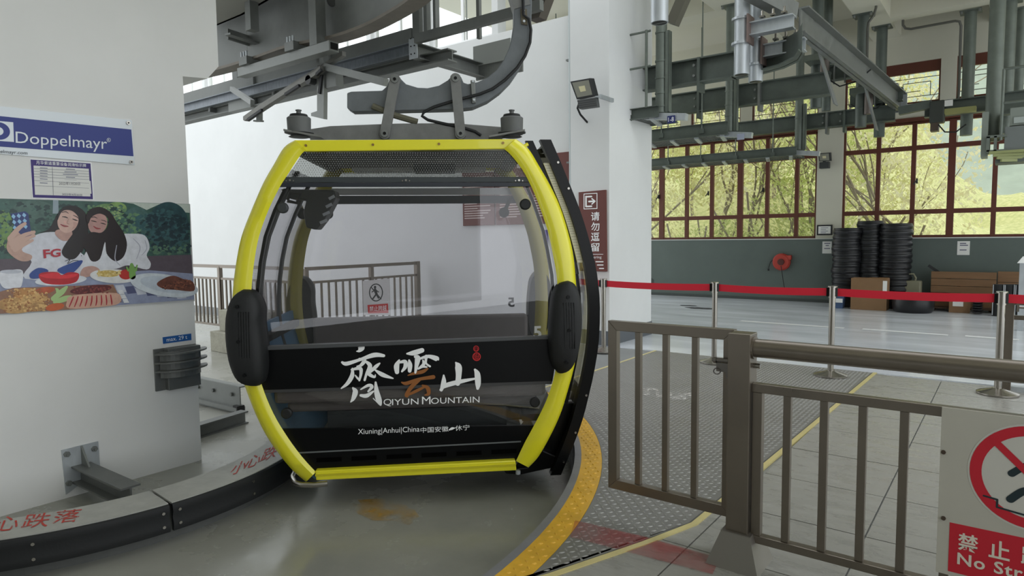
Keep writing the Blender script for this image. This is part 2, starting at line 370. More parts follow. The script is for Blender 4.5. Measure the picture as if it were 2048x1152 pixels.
b.build('sun_streak_dashes', mat('sun_streak_white', (240, 242, 244), .5), hf)  # sun streaks on the hall floor, painted as white dashes
def blob(cx, cy, rx, ry, z, n=22, s=3): 
    rr = random.Random(s); return [(cx+rx*math.cos(2*math.pi*i/n)*(1+rr.uniform(-.25, .25)), cy+ry*math.sin(2*math.pi*i/n)*(1+rr.uniform(-.25, .25)), z) for i in range(n)]
c = PZ(775, 1022, PIT); flat('yellow_paint_stain', [blob(c.x, c.y, .26, .13, PIT+.003)], decalmat('yellow_stain_paint', (196, 150, 40), 6, .35, .75, .7), bpy.data.objects['floor_pit'])
c = PZ(1410, 617, 0); flat('dark_floor_patch', [blob(c.x-.1, c.y, .3, .16, .003, s=5), blob(c.x-.5, c.y+.35, .22, .1, .003, s=8)], decalmat('dark_patch', (60, 62, 66), 4, .1, .5, .9), hf)

# --- wall with the sign boards (Y = 8.1), column at its end
WY = 8.1
wb = struct('wall_back', MB().box(-24, -4.98, WY, WY+.25, PIT, 4.62).box(-24, -4.98, WY, WY+.25, 6.3, 6.9), white)
struct('baseboard_back', MB().box(-24, -8.0, WY-.015, WY, PIT, PIT+.17), mat('grey_baseboard', (128, 132, 134), .7))
for k in range(13): MB().box(-24+1.46*k-.06, -24+1.46*k+.06, WY+.02, WY+.22, 4.62, 6.3).build('pier', white, wb)
for k in range(12):
    x0 = -24+1.46*k+.06; w = struct('window_%d' % (k+20), MB().box(x0, x0+1.34, WY+.1, WY+.15, 4.62, 4.68).box(x0, x0+1.34, WY+.1, WY+.15, 6.24, 6.3).box(x0, x0+.05, WY+.1, WY+.15, 4.68, 6.24).box(x0+1.29, x0+1.34, WY+.1, WY+.15, 4.68, 6.24).box(x0+.64, x0+.69, WY+.1, WY+.15, 4.68, 6.24), whitep)
    for a, c in ((.05, .64), (.69, 1.29)): MB().box(x0+a, x0+c, WY+.12, WY+.13, 4.68, 6.24).build('pane', clear, w)
colm = struct('wall_column', MB().box(-4.98, -4.37, 7.9, 9.2, 0, 6.9), white)
struct('baseboard_column', MB().box(-4.99, -4.36, 7.885, 9.21, 0, .2), mat('dark_baseboard', (92, 97, 102), .6))
# --- far wall (Y = 15.45)
FY = 15.45
wf = struct('wall_far', MB().box(-9, 6, FY, FY+.25, 0, 1.385).box(-9, -3.46, FY, FY+.25, 3.70, 4.06).box(-2.95, 6, FY, FY+.25, 3.70, 4.06).box(-9, 6, FY, FY+.25, 4.87, 6.0).box(-3.46, -2.95, FY, FY+.25, 1.385, 4.87), ceilm)
for x in (-7.9, -6.45, -5.0, -1.13, .9, 2.6): MB().box(x-.13, x+.13, FY, FY+.25, 4.06, 4.87).build('pier', ceilm, wf)
MB().box(-9, 6, FY-.004, FY, 0.06, 1.38).build('dado', dado, wf)
MB().box(-9, 6, FY-.03, FY+.1, 1.38, 1.40).build('sill', mat('pale_sill', (206, 208, 204), .5), wf)
MB().box(-9, 6, FY-.02, FY, 0, .06).build('skirting', mat('skirt_dark', (70, 76, 74), .6), wf)
c = PY(1299, 567, FY); b = MB(); b.add([(c.x+u*.13, FY-.007, c.z+w*.14) for u, w in [(-1, .75), (-.55, 1), (.5, 1), (1, .7), (.9, -.2), (.45, -.65), (.2, -.7), (0, -1.1), (-.2, -.7), (-.8, -.4)]], [tuple(range(10))])
b.build('dark_patch', mat('dark_wall_patch', (62, 68, 66), .7), wf)
def window(n, xs, zs, sash=True):
    """framed window between mullions xs and transoms zs; every pane its own part"""
    fr = MB(); Y0, Y1 = FY+.05, FY+.12
    fr.box(xs[0]-.03, xs[0]+.03, Y0, Y1, zs[0], zs[-1]).box(xs[-1]-.03, xs[-1]+.03, Y0, Y1, zs[0], zs[-1])
    for z in (zs[0], zs[-1]): fr.box(xs[0], xs[-1], Y0, Y1, z-.03, z+.03)
    w = struct('window_%d' % n, fr, woodf)
    for i, x in enumerate(xs[1:-1]): MB().box(x-.04-.02*(i % 3 == 2), x+.04+.02*(i % 3 == 2), Y0-.015, Y1, zs[0], zs[-1]).build('mullion', woodf, w)
    for z in zs[1:-1]: MB().box(xs[0], xs[-1], Y0-.008, Y1, z-.045, z+.045).build('transom', woodf, w)
    for a, c in zip(xs, xs[1:]):
        for d, e in zip(zs, zs[1:]):
            MB().box(a+.03, c-.03, Y0+.03, Y0+.036, d+.03, e-.03).build('pane', clear, w)
    return w
z4 = [1.42, 1.915, 3.19, 3.69]
w1 = window(1, [-9.0, -8.35, -7.69]+[PY(x, 470, FY).x for x in (1321, 1371, 1421, 1477.5, 1531.5, 1590.5)]+[-3.47], z4)
w2 = window(2, [-2.94]+[PY(x, 460, FY).x for x in (1752, 1822, 1898, 1985)]+[.26, .8, 1.35, 1.9, 2.45], z4)
for a, k in ((w1, (1, 3, 6)), (w2, (2,))):   # window catches
    pass
for x, y in ((1318, 392), (1417, 385), (1527, 378), (1834, 360)):
    p = PY(x, y, FY+.03); MB().box(p.x-.015, p.x+.015, FY+.0, FY+.04, p.z-.07, p.z+.03).beam((p.x, FY+.005, p.z), (p.x-.05, FY-.03, p.z-.09), .015, .02).build('catch', black, w1 if x < 1700 else w2)
ups = [-9, -7.9, -6.45, -5.0, -3.2, -1.13, .9, 2.6]
for k in range(7):
    x0 = ups[k]+(.26 if ups[k] == -3.2 else .13); x1 = ups[k+1]-(.26 if ups[k+1] == -3.2 else .13)
    w = struct('window_%d' % (k+3), MB().box(x0, x1, FY+.05, FY+.12, 4.66, 4.87).box(x0, x1, FY+.05, FY+.12, 4.06, 4.10).box(x0, x0+.03, FY+.05, FY+.12, 4.1, 4.66).box(x1-.03, x1, FY+.05, FY+.12, 4.1, 4.66), woodf)
    MB().box(x0+.03, x1-.03, FY+.085, FY+.09, 4.1, 4.66).build('pane', clear, w)
    s = .012; g = MB(); W = x1-x0; zz = lambda t: 4.1+.56*t     # lattice of thin bars, one set
    bars = [(0, .82, 1, .82), (0, .18, 1, .18), (.1, .18, .1, .82), (.1, .66, .28, .66), (.1, .36, .2, .36), (.28, .5, .28, .66), (.28, .5, .62, .5), (.62, .36, .62, .66), (.62, .66, .9, .66), (.62, .36, .8, .36), (.9, .18, .9, .66)]
    for a, c, d, e in bars: MB().beam((x0+W*a, FY+.06, zz(c)), (x0+W*d, FY+.06, zz(e)), s, s, up=(0, 1, 0)).build('lattice_bar', mat('lattice_bar_paint', (60, 42, 36), .5), w)
struct('trim_far', MB().box(-9, -3.46, FY-.03, FY+.06, 3.70, 3.78).box(-2.95, 6, FY-.03, FY+.06, 3.70, 3.78), woodf)
# --- ceiling of the hall with its beams
struct('ceiling', MB().box(-9, 6, 7.9, 15.7, 5.95, 6.2), ceilm)
def beamx(y, w, x0=-9, x1=6, zb=5.4): return MB().box(x0, x1, y-w/2, y+w/2, zb, 5.95)
def beamy(x, w, y0=7.9, y1=15.45, zb=5.401): return MB().box(x-w/2, x+w/2, y0, y1, zb, 5.95)
BX = [PZ(1770, 38, 5.4).y, PZ(1880, 78, 5.4).y]
struct('ceiling_beam', beamx(11.75, .4, x1=-2.4), ceilm)
struct('ceiling_beam', beamx(BX[0]+.15, .3, x0=-2.0), ceilm); struct('ceiling_beam', beamx(BX[1]+.1, .3, x0=-2.0), ceilm)
struct('ceiling_beam', beamy(-4.05, .5), ceilm); struct('ceiling_beam', beamy(-2.2, .5), ceilm); struct('ceiling_beam', beamy(-.25, .5), ceilm)
struct('ceiling_beam', beamy(2.0, .5), ceilm)
# --- left pillar with corbel, added roof over the track
PLX = -5.12
struct('wall_left', MB().box(-6.7, PLX, -2.5, 2.57, PIT, 7), pillarw)
cb = [PX(362, 152, PLX), PX(415, 157, PLX), PX(437, 133, PLX)]
b = MB(); b.prism([V((PLX, 2.57, cb[0].z)), cb[1], cb[2], V((PLX, cb[2].y+.02, 6.9)), V((PLX, 2.57, 6.9))], (-1.58, 0, 0))
struct('trim_corbel', b, pillarw)
struct('ceiling_track_added', MB().box(-9, 7, -7, 4.2, 6.9, 7.1), ceilm)  # roof added and widened to cut daylight on the pillar and near side
struct('wall_behind_unseen', MB().box(-9, 7, -7.2, -7, PIT, 7.1), mat('dimming_wall_grey', (126, 126, 120), .85))  # unseen wall added behind the camera, kept dark to dim surfaces facing it

# ================================================================== OUTSIDE
hb = MB(); nx, ny = 40, 24; rr = random.Random(3)
def gz(x, y): return -.6+max(0, (y-17))*.42*(1-.72*min(1, max(0, (x/y+.16)/.11))**1)+.5*math.sin(x*.7+y*.3)
grid = [[V((-34+i*1.9, 16.3+j*1.6, gz(-34+i*1.9, 16.3+j*1.6)+rr.uniform(-.3, .3))) for i in range(nx)] for j in range(ny)]
hb.loft(grid, cap=False, closed=False)
struct('ground_hillside', hb, mat('hillside_scrub', (226, 220, 160), .95, var=.4, scale=5, bump=.6, rgb2=(170, 176, 110)), smooth=60)
hb = MB(); grid = [[V((-150+i*8, 70+j*9, -2+(j**.9)*7.2*(.75+.3*math.sin(i*.45+.6))+rr.uniform(-1, 1)*.8)) for i in range(40)] for j in range(7)]
hb.loft(grid, cap=False, closed=False)
struct('ground_far_hill', hb, mat('hazy_wooded_hill', (158, 168, 150), 1.0, var=.12, scale=.35), smooth=60)  # distance haze is put into the pale colour of the hill
lm = [leafmat('leaves_yellow_green', (206, 204, 136), (244, 240, 204)), leafmat('leaves_fresh_green', (188, 202, 120), (236, 238, 184)), leafmat('leaves_pale_straw', (230, 222, 176), (248, 244, 218))]
bark = mat('grey_bark', (140, 128, 108), .9, var=.2, scale=8)
def leaves(seed, n, fx, s0, s1):
    rr = random.Random(seed); vs = []; fs = []
    while len(fs) < n:
        p = fx(rr)
        if p is None: continue
        s = rr.uniform(s0, s1); d = V((rr.gauss(0, 1), rr.gauss(0, 1), rr.gauss(0, 1))).normalized(); e = d.orthogonal().normalized(); k = d.cross(e); b = len(vs)
        vs += [p-e*s, p-k*s*.45, p+e*s, p+k*s*.45]; fs.append((b, b+1, b+2, b+3))
    me = bpy.data.meshes.new('foliage'); me.from_pydata([tuple(v) for v in vs], [], fs); return me
def crown(rr):
    v = V((rr.uniform(-1, 1), rr.uniform(-1, 1), rr.uniform(-1, 1)))
    if v.length > 1: return None
    if math.sin(v.x*7+1)*math.sin(v.y*6)*math.sin(v.z*7+2) < -.12: return None
    return V((v.x*1.7, v.y*1.3, 3.0+v.z*2.2))
def bushf(rr):
    v = V((rr.uniform(-1, 1), rr.uniform(-1, 1), rr.uniform(0, 1)))
    if v.length > 1 or math.sin(v.x*6+v.y*3)*math.sin(v.z*8) > .5: return None
    return V((v.x*1.5, v.y*1.0, v.z*2.0))
def limb(b, p, d, r, n, rr):
    pts = [p]
    for k in range(5): d = (d+V((rr.uniform(-.25, .25), rr.uniform(-.2, .2), rr.uniform(-.05, .2)))).normalized(); p = p+d*.55*(1-.08*k); pts.append(p)
    b.tube(pts, r, 5)
    if n > 0:
        for q in pts[2:]: limb(b, q, (d+V((rr.uniform(-1.2, 1.2), rr.uniform(-.8, .8), rr.uniform(-.1, .7)))).normalized(), r*.5, n-1, rr)
def tree_proto(seed, kind):
    t = thing('tree', 'x', 'tree', (0, 0, 0), 'trees on the slope outside the hall windows')
    rr = random.Random(seed); b = MB(); limb(b, V((0, 0, -.3)), V((rr.uniform(-.15, .15), 0, 1)), .055, 2, rr)
    b.build('trunk', bark, t, smooth=60)
    me = leaves(seed, 4200 if kind < 2 else 1900, crown, .035, .08); me.materials.append(lm[kind]); o = bpy.data.objects.new('foliage', me); COL.objects.link(o); o.parent = t; o['kind'] = 'stuff'
    return t
tp = [tree_proto(11, 0), tree_proto(12, 1), tree_proto(13, 2)]
spots = [(-12.6, 18.6, 2), (-10.8, 20.5, 2), (-9.2, 18.8, 0), (-7.4, 20.2, 0), (-6.0, 18.9, 2), (-5.2, 21.5, 1), (-4.2, 19.0, 1), (-2.9, 20.6, 0), (-13.5, 22, 0), (-2.0, 18.6, 2), (-9.5, 23.5, 1), (-6.8, 24.2, 0), (-3.8, 24.5, 0), (-12.0, 25.5, 1), (-15.5, 24.0, 2)]
TL = ['yellow-green leafy tree', 'fresh green leafy tree', 'thin bare pale tree']
used = set(); SEEN = set()
for i, (x, y, k) in enumerate(spots):
    near = 'close to the glass' if y < 19.5 else ('a little way up the slope' if y < 23 else 'high on the slope')
    if proj((x, y, 3))[0] < 1190 and k in used: continue
    lab = TL[k]+' '+panecol((x, y, 3)); lab = lab if lab not in SEEN else lab.replace('tree', 'tree farther up', 1); lab = lab if lab not in SEEN else lab.replace('farther', 'farthest', 1); SEEN.add(lab)
    if k in used: o = copy_tree(tp[k], (0, 0, 0), None, lab)
    else: o = tp[k]; o['label'] = lab; used.add(k)
    o.location = (x, y, gz(x, y)); s = R_.uniform(.85, 1.25)*(1.15 if y > 21 else 1); o.scale = (s, s, s); o.rotation_euler = (0, 0, R_.uniform(0, 6))
bp = thing('bush', 'x', 'bush', (0, 0, 0), 'bushes below the hall windows')
me = leaves(31, 2600, bushf, .03, .065); me.materials.append(lm[1]); o = bpy.data.objects.new('foliage', me); COL.objects.link(o); o.parent = bp; o['kind'] = 'stuff'
b = MB(); [limb(b, V((0, 0, -.2)), V((a, .1, 1)).normalized(), .025, 0, random.Random(int(a*10))) for a in (-.6, 0, .6)]; b.build('stem', bark, bp)
first = True
for i in range(16):
    x = -12.5+i*1.02; y = 17.6+R_.uniform(0, .9); near = 'left bank of' if x < -3.2 else 'right bank of'
    if proj((x, y, 1.5))[0] < 1225 or proj((x, y, 1.5))[0] > 2100: continue
    o = bp if first else copy_tree(bp, (0, 0, 0), None); first = False
    o['label'] = 'bright green bush '+panecol((x, y, 1.5))
    if o['label'] in SEEN: o['label'] = o['label'].replace('green bush', 'green bush farther right', 1)
    SEEN.add(o['label'])
    o['group'] = 'bushes outside the '+('left' if x < -3.2 else 'right')+' hall window'
    o.location = (x, y, gz(x, y)-.1); o.rotation_euler = (0, 0, R_.uniform(0, 6)); s = R_.uniform(.8, 1.2); o.scale = (s, s, s)
# ================================================================== GONDOLA CABIN
cab = thing('gondola_cabin', 'yellow-framed gondola cabin with smoked windows and black lower panel, hung from a grey arm', 'gondola', (G0.x, G0.y, G0.z))
DL = 1.45                                      # depth from front frame to rear frame
LO = [(590, 280), (568, 295), (547, 330), (527, 365), (503, 420), (483, 473), (472, 527), (466, 577), (464, 620), (465, 665), (471, 712), (487, 765), (512, 830), (540, 883), (580, 935), (612, 964)]
LI = [(612, 300), (600, 312), (573, 353), (558, 377), (537, 420), (518, 473), (508, 527), (503, 577), (501, 620), (503, 665), (509, 712), (523, 768), (547, 827), (577, 877), (607, 917), (632, 944)]
RO = [(1032, 278), (1057, 298), (1077, 330), (1100, 370), (1120, 413), (1137, 467), (1147, 513), (1152, 567), (1155, 612), (1156, 655), (1154, 695), (1148, 735), (1133, 790), (1120, 830), (1100, 873), (1077, 913), (1057, 935)]
RI = [(1008, 298), (1022, 310), (1045, 340), (1062, 372), (1076, 405), (1095, 460), (1104, 500), (1113, 550), (1116, 600), (1117, 650), (1115, 700), (1110, 745), (1098, 787), (1083, 822), (1062, 862), (1048, 888), (1032, 922)]
def post(O, I, d0=0.0, dy=0.0):
    b = MB(); rings = []; O = spl(O); I = spl(I)
    for o, i in zip(O, I):
        m1 = (o[0]*.78+i[0]*.22, o[1]*.78+i[1]*.22); m2 = (o[0]*.3+i[0]*.7, o[1]*.3+i[1]*.7)
        q = [GP(*o, .10), GP(*o, .025), GP(*m1, -.012), GP(*m2, -.02), GP(*i, .0), GP(*i, .10)]
        rings.append([p+AY*dy for p in q])
    return b.loft(rings)
post(LO, LI).build('frame_post', yellow, cab, smooth=50); post(RO, RI).build('frame_post', yellow, cab, smooth=50)
def bar(pts, d0, d1): return [GP(*p, d0) for p in pts], AY*(d1-d0)
tb = [(588, 280), (608, 303), (640, 302.5), (1010, 298), (1033, 278)]
MB().prism(*bar(tb, .004, .1)).build('top_rail', yellow, cab, bevel=.006)
b = MB(); br_ = [(630, 942), (632, 961), (1033, 941), (1031, 921)]
b.prism(*bar(br_, -.012, .1)); b.build('bottom_rail', yellow, cab, bevel=.006)
b = MB(); b.prism([GP(630, 949, -.018), GP(630, 953, -.018), GP(1032, 932, -.018), GP(1032, 928, -.018)], AY*.01); b.build('rail_lip', mat('yellow_lip', (206, 196, 40), .3), cab)
# rear frame: same shape, one cabin length back
olive = mat('shade_darkened_yellow', (150, 142, 56), .4); post(LO, LI, dy=DL-.1).build('frame_post', olive, cab, smooth=50, label='yellow rear post darkened for shade'); post(RO, RI, dy=DL-.1).build('frame_post', olive, cab, smooth=50, label='yellow rear post darkened for shade')  # yellow posts coloured olive to stand for the shade inside the cabin
b = MB(); b.prism([p+AY*(DL-.1) for p in bar(tb, .004, .1)[0]], AY*.09); b.build('top_rail', yellow, cab)
b = MB(); b.prism([p+AY*(DL-.1) for p in bar(br_, 0, .1)[0]], AY*.1); b.build('bottom_rail', yellow, cab)
# roof and floor
b = MB(); b.prism([GP(*p, .05) for p in [(572, 300), (592, 283), (1030, 281), (1054, 302), (1040, 303), (1022, 292), (604, 294), (590, 303)]], AY*(DL-.1)); b.build('roof', mat('roof_grey', (128, 130, 128), .6), cab)
b = MB(); b.prism([GP(*p, .1) for p in [(604, 915), (630, 950), (1032, 930), (1056, 895)]], AY*(DL-.2)); b.build('floor', mat('cabin_floor', (120, 122, 122), .6, bump=.2, bscale=120), cab)
# perforated top panel with screws and dark rails
tp_ = [(608, 302), (573, 355), (1056, 354), (1024, 300)]
b = MB(); b.prism([GP(*p, .02) for p in tp_], AY*.006); pan = b.build('perforated_panel', glass('perforated_acrylic', (.72, .73, .72), .5, .25), cab)
dots = MB()
for r in range(12):
    t = (r+.5)/12; y = 304+51*t; x0 = 607-33*t; x1 = 1024+32*t; n = int((x1-x0)/5)
    for k in range(n):
        x = x0+(x1-x0)*(k+.5)/n; h = .8; dots.add([GP(x-h, y-h, .018), GP(x+h, y-h, .018), GP(x+h, y+h, .018), GP(x-h, y+h, .018)], [(0, 1, 2, 3)])
o = dots.build('perforations', mat('perforation', (136, 138, 136), .5), pan, kind='stuff')
for pp_, nm, m in (([(572, 354), (558, 365), (1062, 364), (1056, 354)], 'screw_strip', mat('strip_grey', (50, 56, 58), .45)), ([(558, 365.5), (555, 374), (1067, 373), (1062, 364.5)], 'window_rail', navy)):
    b = MB(); b.prism([GP(*p, .005) for p in pp_], AY*.02); st = b.build(nm, m, cab, bevel=.002)
    if nm == 'screw_strip':
        for x in (580, 812, 1038):
            for k, r in ((0, .007), (-7, .004), (7, .004)): p = GP(x+k, 360.5 if k == 0 else 361.5, .005); MB().cyl(p, p-AY*.006, r, 10).build('screw', sspol, st)
for x, y in ((612, 291), (746, 289.5), (878, 288), (1006, 286)):
    p = GP(x, y, .004); MB().cyl(p, p-AY*.008, .008, 10).build('rivet', mat('brass_rivet', (150, 120, 70), .4, .6), cab)
lettering('maker_mark', 'PAD', quadpx(lambda x, y: GP(x, y, .0165), 584, 347, 600, 352), mat('mark_dark', (24, 26, 28), .5), pan, label='small dark letters')
# front window: one smoked sheet with black printed bands, and the printed name
bands = [[(541, 377), (1068, 375), (1088, 437), (1103, 490), (1115, 560), (1117, 600), (1117, 640), (1116, 676), (504, 700), (502, 640), (502, 600), (507, 530), (517, 473), (535, 420), (552, 378)],
         [(510, 714), (524, 768), (526, 775), (1104, 762), (1110, 745), (1114, 705)], [(526, 775), (547, 827), (566, 861), (1062, 862), (1083, 822), (1104, 762)], ]
win = MB().prism([GP(*p, .045) for p in bands[0][1:]], AY*.006).build('front_window', tinted, cab)
low = MB().prism([GP(*p, .045) for p in bands[2]], AY*.006).build('lower_window', tinted2, cab)
for nm, pg in (('upper_band', [(504, 701), (510, 716), (526, 780), (1105, 762), (1115, 702), (1116, 676)]), ('lower_band', [(562, 858), (577, 877), (630, 943), (1032, 922), (1048, 888), (1068, 851)])):
    bb = MB().prism([GP(*p, .035) for p in pg], AY*.016).build(nm, bprint, cab)
MB().prism([GP(*p, .02) for p in [(504, 694), (503, 702), (1117, 678), (1117, 671)]], AY*.06).build('belt_rail', mat('belt_grey', (74, 76, 78), .4), cab, bevel=.004)
MB().prism([GP(*p, .03) for p in [(590, 905), (592, 907.5), (1042, 884.5), (1042, 882)]], AY*.01).build('grey_line', mat('line_grey', (104, 108, 110), .4), cab)
MB().prism([GP(*p, .036) for p in [(526, 780), (528, 786), (1103, 768), (1105, 762)]], AY*.012).build('band_edge', mat('edge_grey', (62, 62, 63), .4), cab)
for k in range(6):
    x = 633+70*k; y = 917-3.3*k; MB().prism([GP(*p, .03) for p in [(x, y), (x, y+8), (x+50, y+5.6), (x+50, y-2.4)]], AY*.006).build('vent_slot', mat('slot_black', (3, 3, 3), .9, spec=.05), cab)
FN = lambda x, y: GP(x, y, .031)
C1 = lambda x, y: GP(440+x/3, 600+y/3, .031); C2 = lambda x, y: GP(800+x/3, 600+y/3, .031)
def brush(strokes, fn, m, label):
    b = MB()
    for s in strokes: stroke(b, s, fn)
    b.build('brush_character', m, cab, label=label)
brush([[(832, 266, 8), (848, 284, 40), (836, 304, 20), (820, 308, 6)], [(733, 374, 14), (760, 382, 24), (840, 358, 18), (925, 330, 28), (982, 334, 18)],
          [(836, 352, 10), (866, 362, 24), (845, 392, 18), (822, 398, 8)], [(880, 372, 16), (900, 396, 26), (880, 440, 16), (868, 480, 14)], [(795, 412, 12), (792, 455, 26), (765, 500, 22), (728, 530, 8)],
          [(790, 418, 12), (840, 410, 22), (846, 440, 18), (836, 482, 12)], [(812, 452, 8), (826, 470, 12), (838, 480, 8)], [(902, 405, 24), (892, 440, 24), (926, 462, 14), (932, 448, 6)],
          [(958, 380, 10), (935, 400, 22), (905, 430, 14)], [(932, 420, 10), (975, 448, 26), (1038, 470, 8)],
          [(798, 528, 12), (812, 550, 32), (800, 590, 24), (784, 612, 6)], [(845, 536, 8), (890, 512, 18), (912, 520, 20), (890, 548, 12)], [(845, 572, 16), (880, 574, 24), (920, 548, 10)], [(934, 494, 12), (940, 550, 30), (955, 605, 34), (962, 632, 6), (920, 590, 6)]], C1, whitep, 'white brush character on the black band, left of three')
brush([[(1122, 322, 10), (1160, 318, 30), (1212, 302, 28)], [(1172, 340, 18), (1186, 350, 34), (1178, 400, 22), (1172, 436, 12)], [(1075, 362, 12), (1060, 395, 32), (1062, 432, 26)], [(1075, 375, 12), (1110, 370, 24), (1112, 400, 24), (1092, 428, 12)],
          [(1135, 362, 12), (1140, 390, 28), (1138, 425, 22)], [(1200, 352, 14), (1250, 338, 20), (1300, 352, 30), (1310, 358, 10)], [(1218, 362, 10), (1222, 385, 20), (1200, 405, 14)], [(1238, 338, 20), (1236, 378, 12), (1260, 398, 12)], [(1190, 412, 12), (1215, 400, 14), (1240, 402, 10)]], C1, whitep, 'white brush character on the black band, middle of three')
brush([[(335, 376, 10), (350, 400, 40), (352, 450, 34), (346, 500, 30)], [(262, 452, 10), (262, 495, 30), (248, 540, 18)], [(240, 540, 8), (270, 515, 26), (350, 492, 26), (460, 470, 10)], [(450, 418, 14), (464, 445, 34), (468, 500, 34), (466, 530, 18)]], C2, whitep, 'white brush character on the black band, right of three')
brush([[(1128, 452, 6), (1160, 442, 16), (1215, 430, 22), (1246, 412, 10)], [(1090, 494, 8), (1120, 500, 22), (1190, 476, 18), (1280, 462, 24)], [(1196, 478, 20), (1150, 520, 24), (1118, 568, 20), (1124, 578, 14)], [(1118, 574, 12), (1180, 545, 18), (1228, 520, 12)], [(1215, 512, 10), (1246, 528, 24), (1252, 562, 20), (1230, 570, 8)]], C1, brownp, 'brown brush character under the white ones')
b = MB(); ring(b, C2, 457, 292, 17, 18, 4); ring(b, C2, 460, 340, 25, 26, 6); b.build('red_seal', redp, cab, label='red gourd-shaped seal')
lettering('seal_character', '白', quadpx(C2, 447, 282, 467, 305), redp, cab); lettering('seal_character', '嶽', quadpx(C2, 444, 322, 476, 358), redp, cab)
def line(name, text, x0, y0, x1, y1, h, m=whitep, fn=FN, par=None, **k): return lettering(name, text, [fn(x0, y0-h), fn(x1, y1-h), fn(x1, y1), fn(x0, y0)], m, par or cab, **k)
for t, x0, x1, h in (('Q', 767, 783, 15), ('IYUN', 784, 837, 12), ('M', 844, 861, 15), ('OUNTAIN', 862, 959, 12)):
    ya = 811-(x0-767)*.032; yb = 811-(x1-767)*.032; line('place_name', t, x0, ya+(2 if t == 'Q' else 0), x1, yb+(2 if t == 'Q' else 0), h)
line('address_line', 'Xiuning|Anhui|China', 716, 872, 839, 866.5, 14); line('address_line', '中国安徽', 841, 866, 897, 863, 11); line('address_line', '休宁', 910, 862, 939, 860, 11)
b = MB(); stroke(b, [(898, 860, 2), (904, 857, 5), (909, 856, 2)], FN); b.build('cloud_mark', whitep, cab)
line('cabin_number', '5', 1067, 677.5, 1083, 676.5, 25, mat('pale_number', (214, 216, 214), .5), lambda x, y: GP(x, y, .04), bold=.03, label='pale number 5')
rear = lambda x, y: GP(x, y, DL-.06)
lettering('cabin_number', '5', [rear(1029, 595), rear(1016, 595), rear(1016, 614), rear(1029, 614)], mat('dark_number', (60, 60, 64), .5), cab, bold=.03, label='dark number 5 seen from behind')
# rear window and its dark bands
RB = lambda pts, dd: [GP(*p, dd)+AY*(DL-.1) for p in pts]
MB().prism(RB(bands[0][1:], .05), AY*.006).build('rear_window', glass('rear_acrylic', (.95, .945, .955), .6), cab)
MB().prism(RB([(557, 364), (551, 386), (1072, 384), (1064, 364)], .03), AY*.04).build('rear_rail', mat('rear_rail_grey', (64, 70, 76), .45), cab)
MB().prism(RB([(572, 344), (560, 362), (1062, 362), (1052, 344)], .03), AY*.03).build('rear_light_strip', mat('pale_strip', (190, 192, 190), .5), cab)
MB().prism(RB([(610, 303), (575, 343), (1052, 343), (1022, 301)], .03), AY*.02).build('rear_perforated_panel', glass('rear_perf', (.75, .75, .75), .4, .3), cab)
MB().prism(RB([(504, 701), (526, 780), (577, 877), (630, 943), (1032, 922), (1062, 862), (1105, 762), (1116, 676)], .03), AY*.03).build('rear_lower_panel', bprint, cab)
# side walls: left side closed with smoked glass above and panel below, right side is the open doorway
def side(I, k0, k1, d0, d1, off): return [GP(I[k][0]+off, I[k][1], .05) for k in range(k0, k1)]
gl = side(LO, 2, 10, 0, 0, 12); MB().strip([p+AY*.06 for p in gl], [p+AY*(DL-.11) for p in gl], AX*.008).build('side_window', tinted, cab)
gl = side(LO, 9, 16, 0, 0, 12); MB().strip([p+AY*.06 for p in gl], [p+AY*(DL-.11) for p in gl], AX*.02).build('side_panel', bluem, cab)
p0 = GP(505, 690, .12); p1 = p0+AY*1.15; MB().beam(p0, p1, .05, .06).build('side_handrail', black, cab, bevel=.01)
gl = [GP(x+9, y, .05) for x, y in LI[3:12]]; MB().strip([p+AY*.0 for p in gl], [p+AY*.03 for p in gl], AX*.02).build('window_seal', bglos, cab)
gl = [GP(x-12, y, .05) for x, y in RI[3:12]]; MB().strip(gl, [p+AY*.03 for p in gl], AX*.02).build('window_seal', bglos, cab)
for dy in (.38, .86):
    gl = [GP(x+14, y, .05) for x, y in LO[2:12]]; MB().strip([p+AY*dy for p in gl], [p+AY*(dy+.05) for p in gl], AX*.02).build('door_stile', dgrey, cab)
# seats: two benches facing each other
def bench(y0, s):
    MB().lbox(-.92, .86, y0, y0+s*.09, .48, .90 if s < 0 else .80).build('seat_back', seatm, cab, bevel=.025)
    MB().lbox(-.86, .80, y0+s*.09, y0+s*.48, .40, .47).build('seat', seatm, cab, bevel=.02)
    MB().lbox(-.6, .6, y0+s*.1, y0+s*.3, .06, .40).build('seat_base', dgrey, cab)
bench(.07, 1); bench(DL-.12, -1)
# ceiling lamp strip, round fittings and strut arms by the windows
MB().lbox(-.45, .5, .55, .75, 2.03, 2.05).build('ceiling_lamp', mat('lamp_cover', (200, 202, 200), .4), cab)
MB().lbox(.0, .28, .3, .5, 2.0, 2.05).build('ceiling_vent', dgrey, cab)
for x, y, d, r, c in ((567, 416, .06, .035, 'g'), (1050, 409, .06, .036, 'b'), (575, 825, .07, .035, 'b'), (1069, 803, .07, .034, 'b')):
    p = GP(x, y, d); MB().cyl(p, p-AY*.035, r, 20).build('window_knob', dgrey if c == 'g' else black, cab, smooth=40, bevel=.008)
for x, y in ((655, 428), (606, 428), (1008, 425)):
    p = GP(x, y, DL-.3); q = p+V((0, 0, .13))+AX*(.06 if x > 900 else -.04); MB().cyl(p-AY*.02, p+AY*.02, .042, 18).build('rear_knob', black, cab, smooth=40); MB().beam(p, q, .03, .03).build('knob_arm', black, cab)
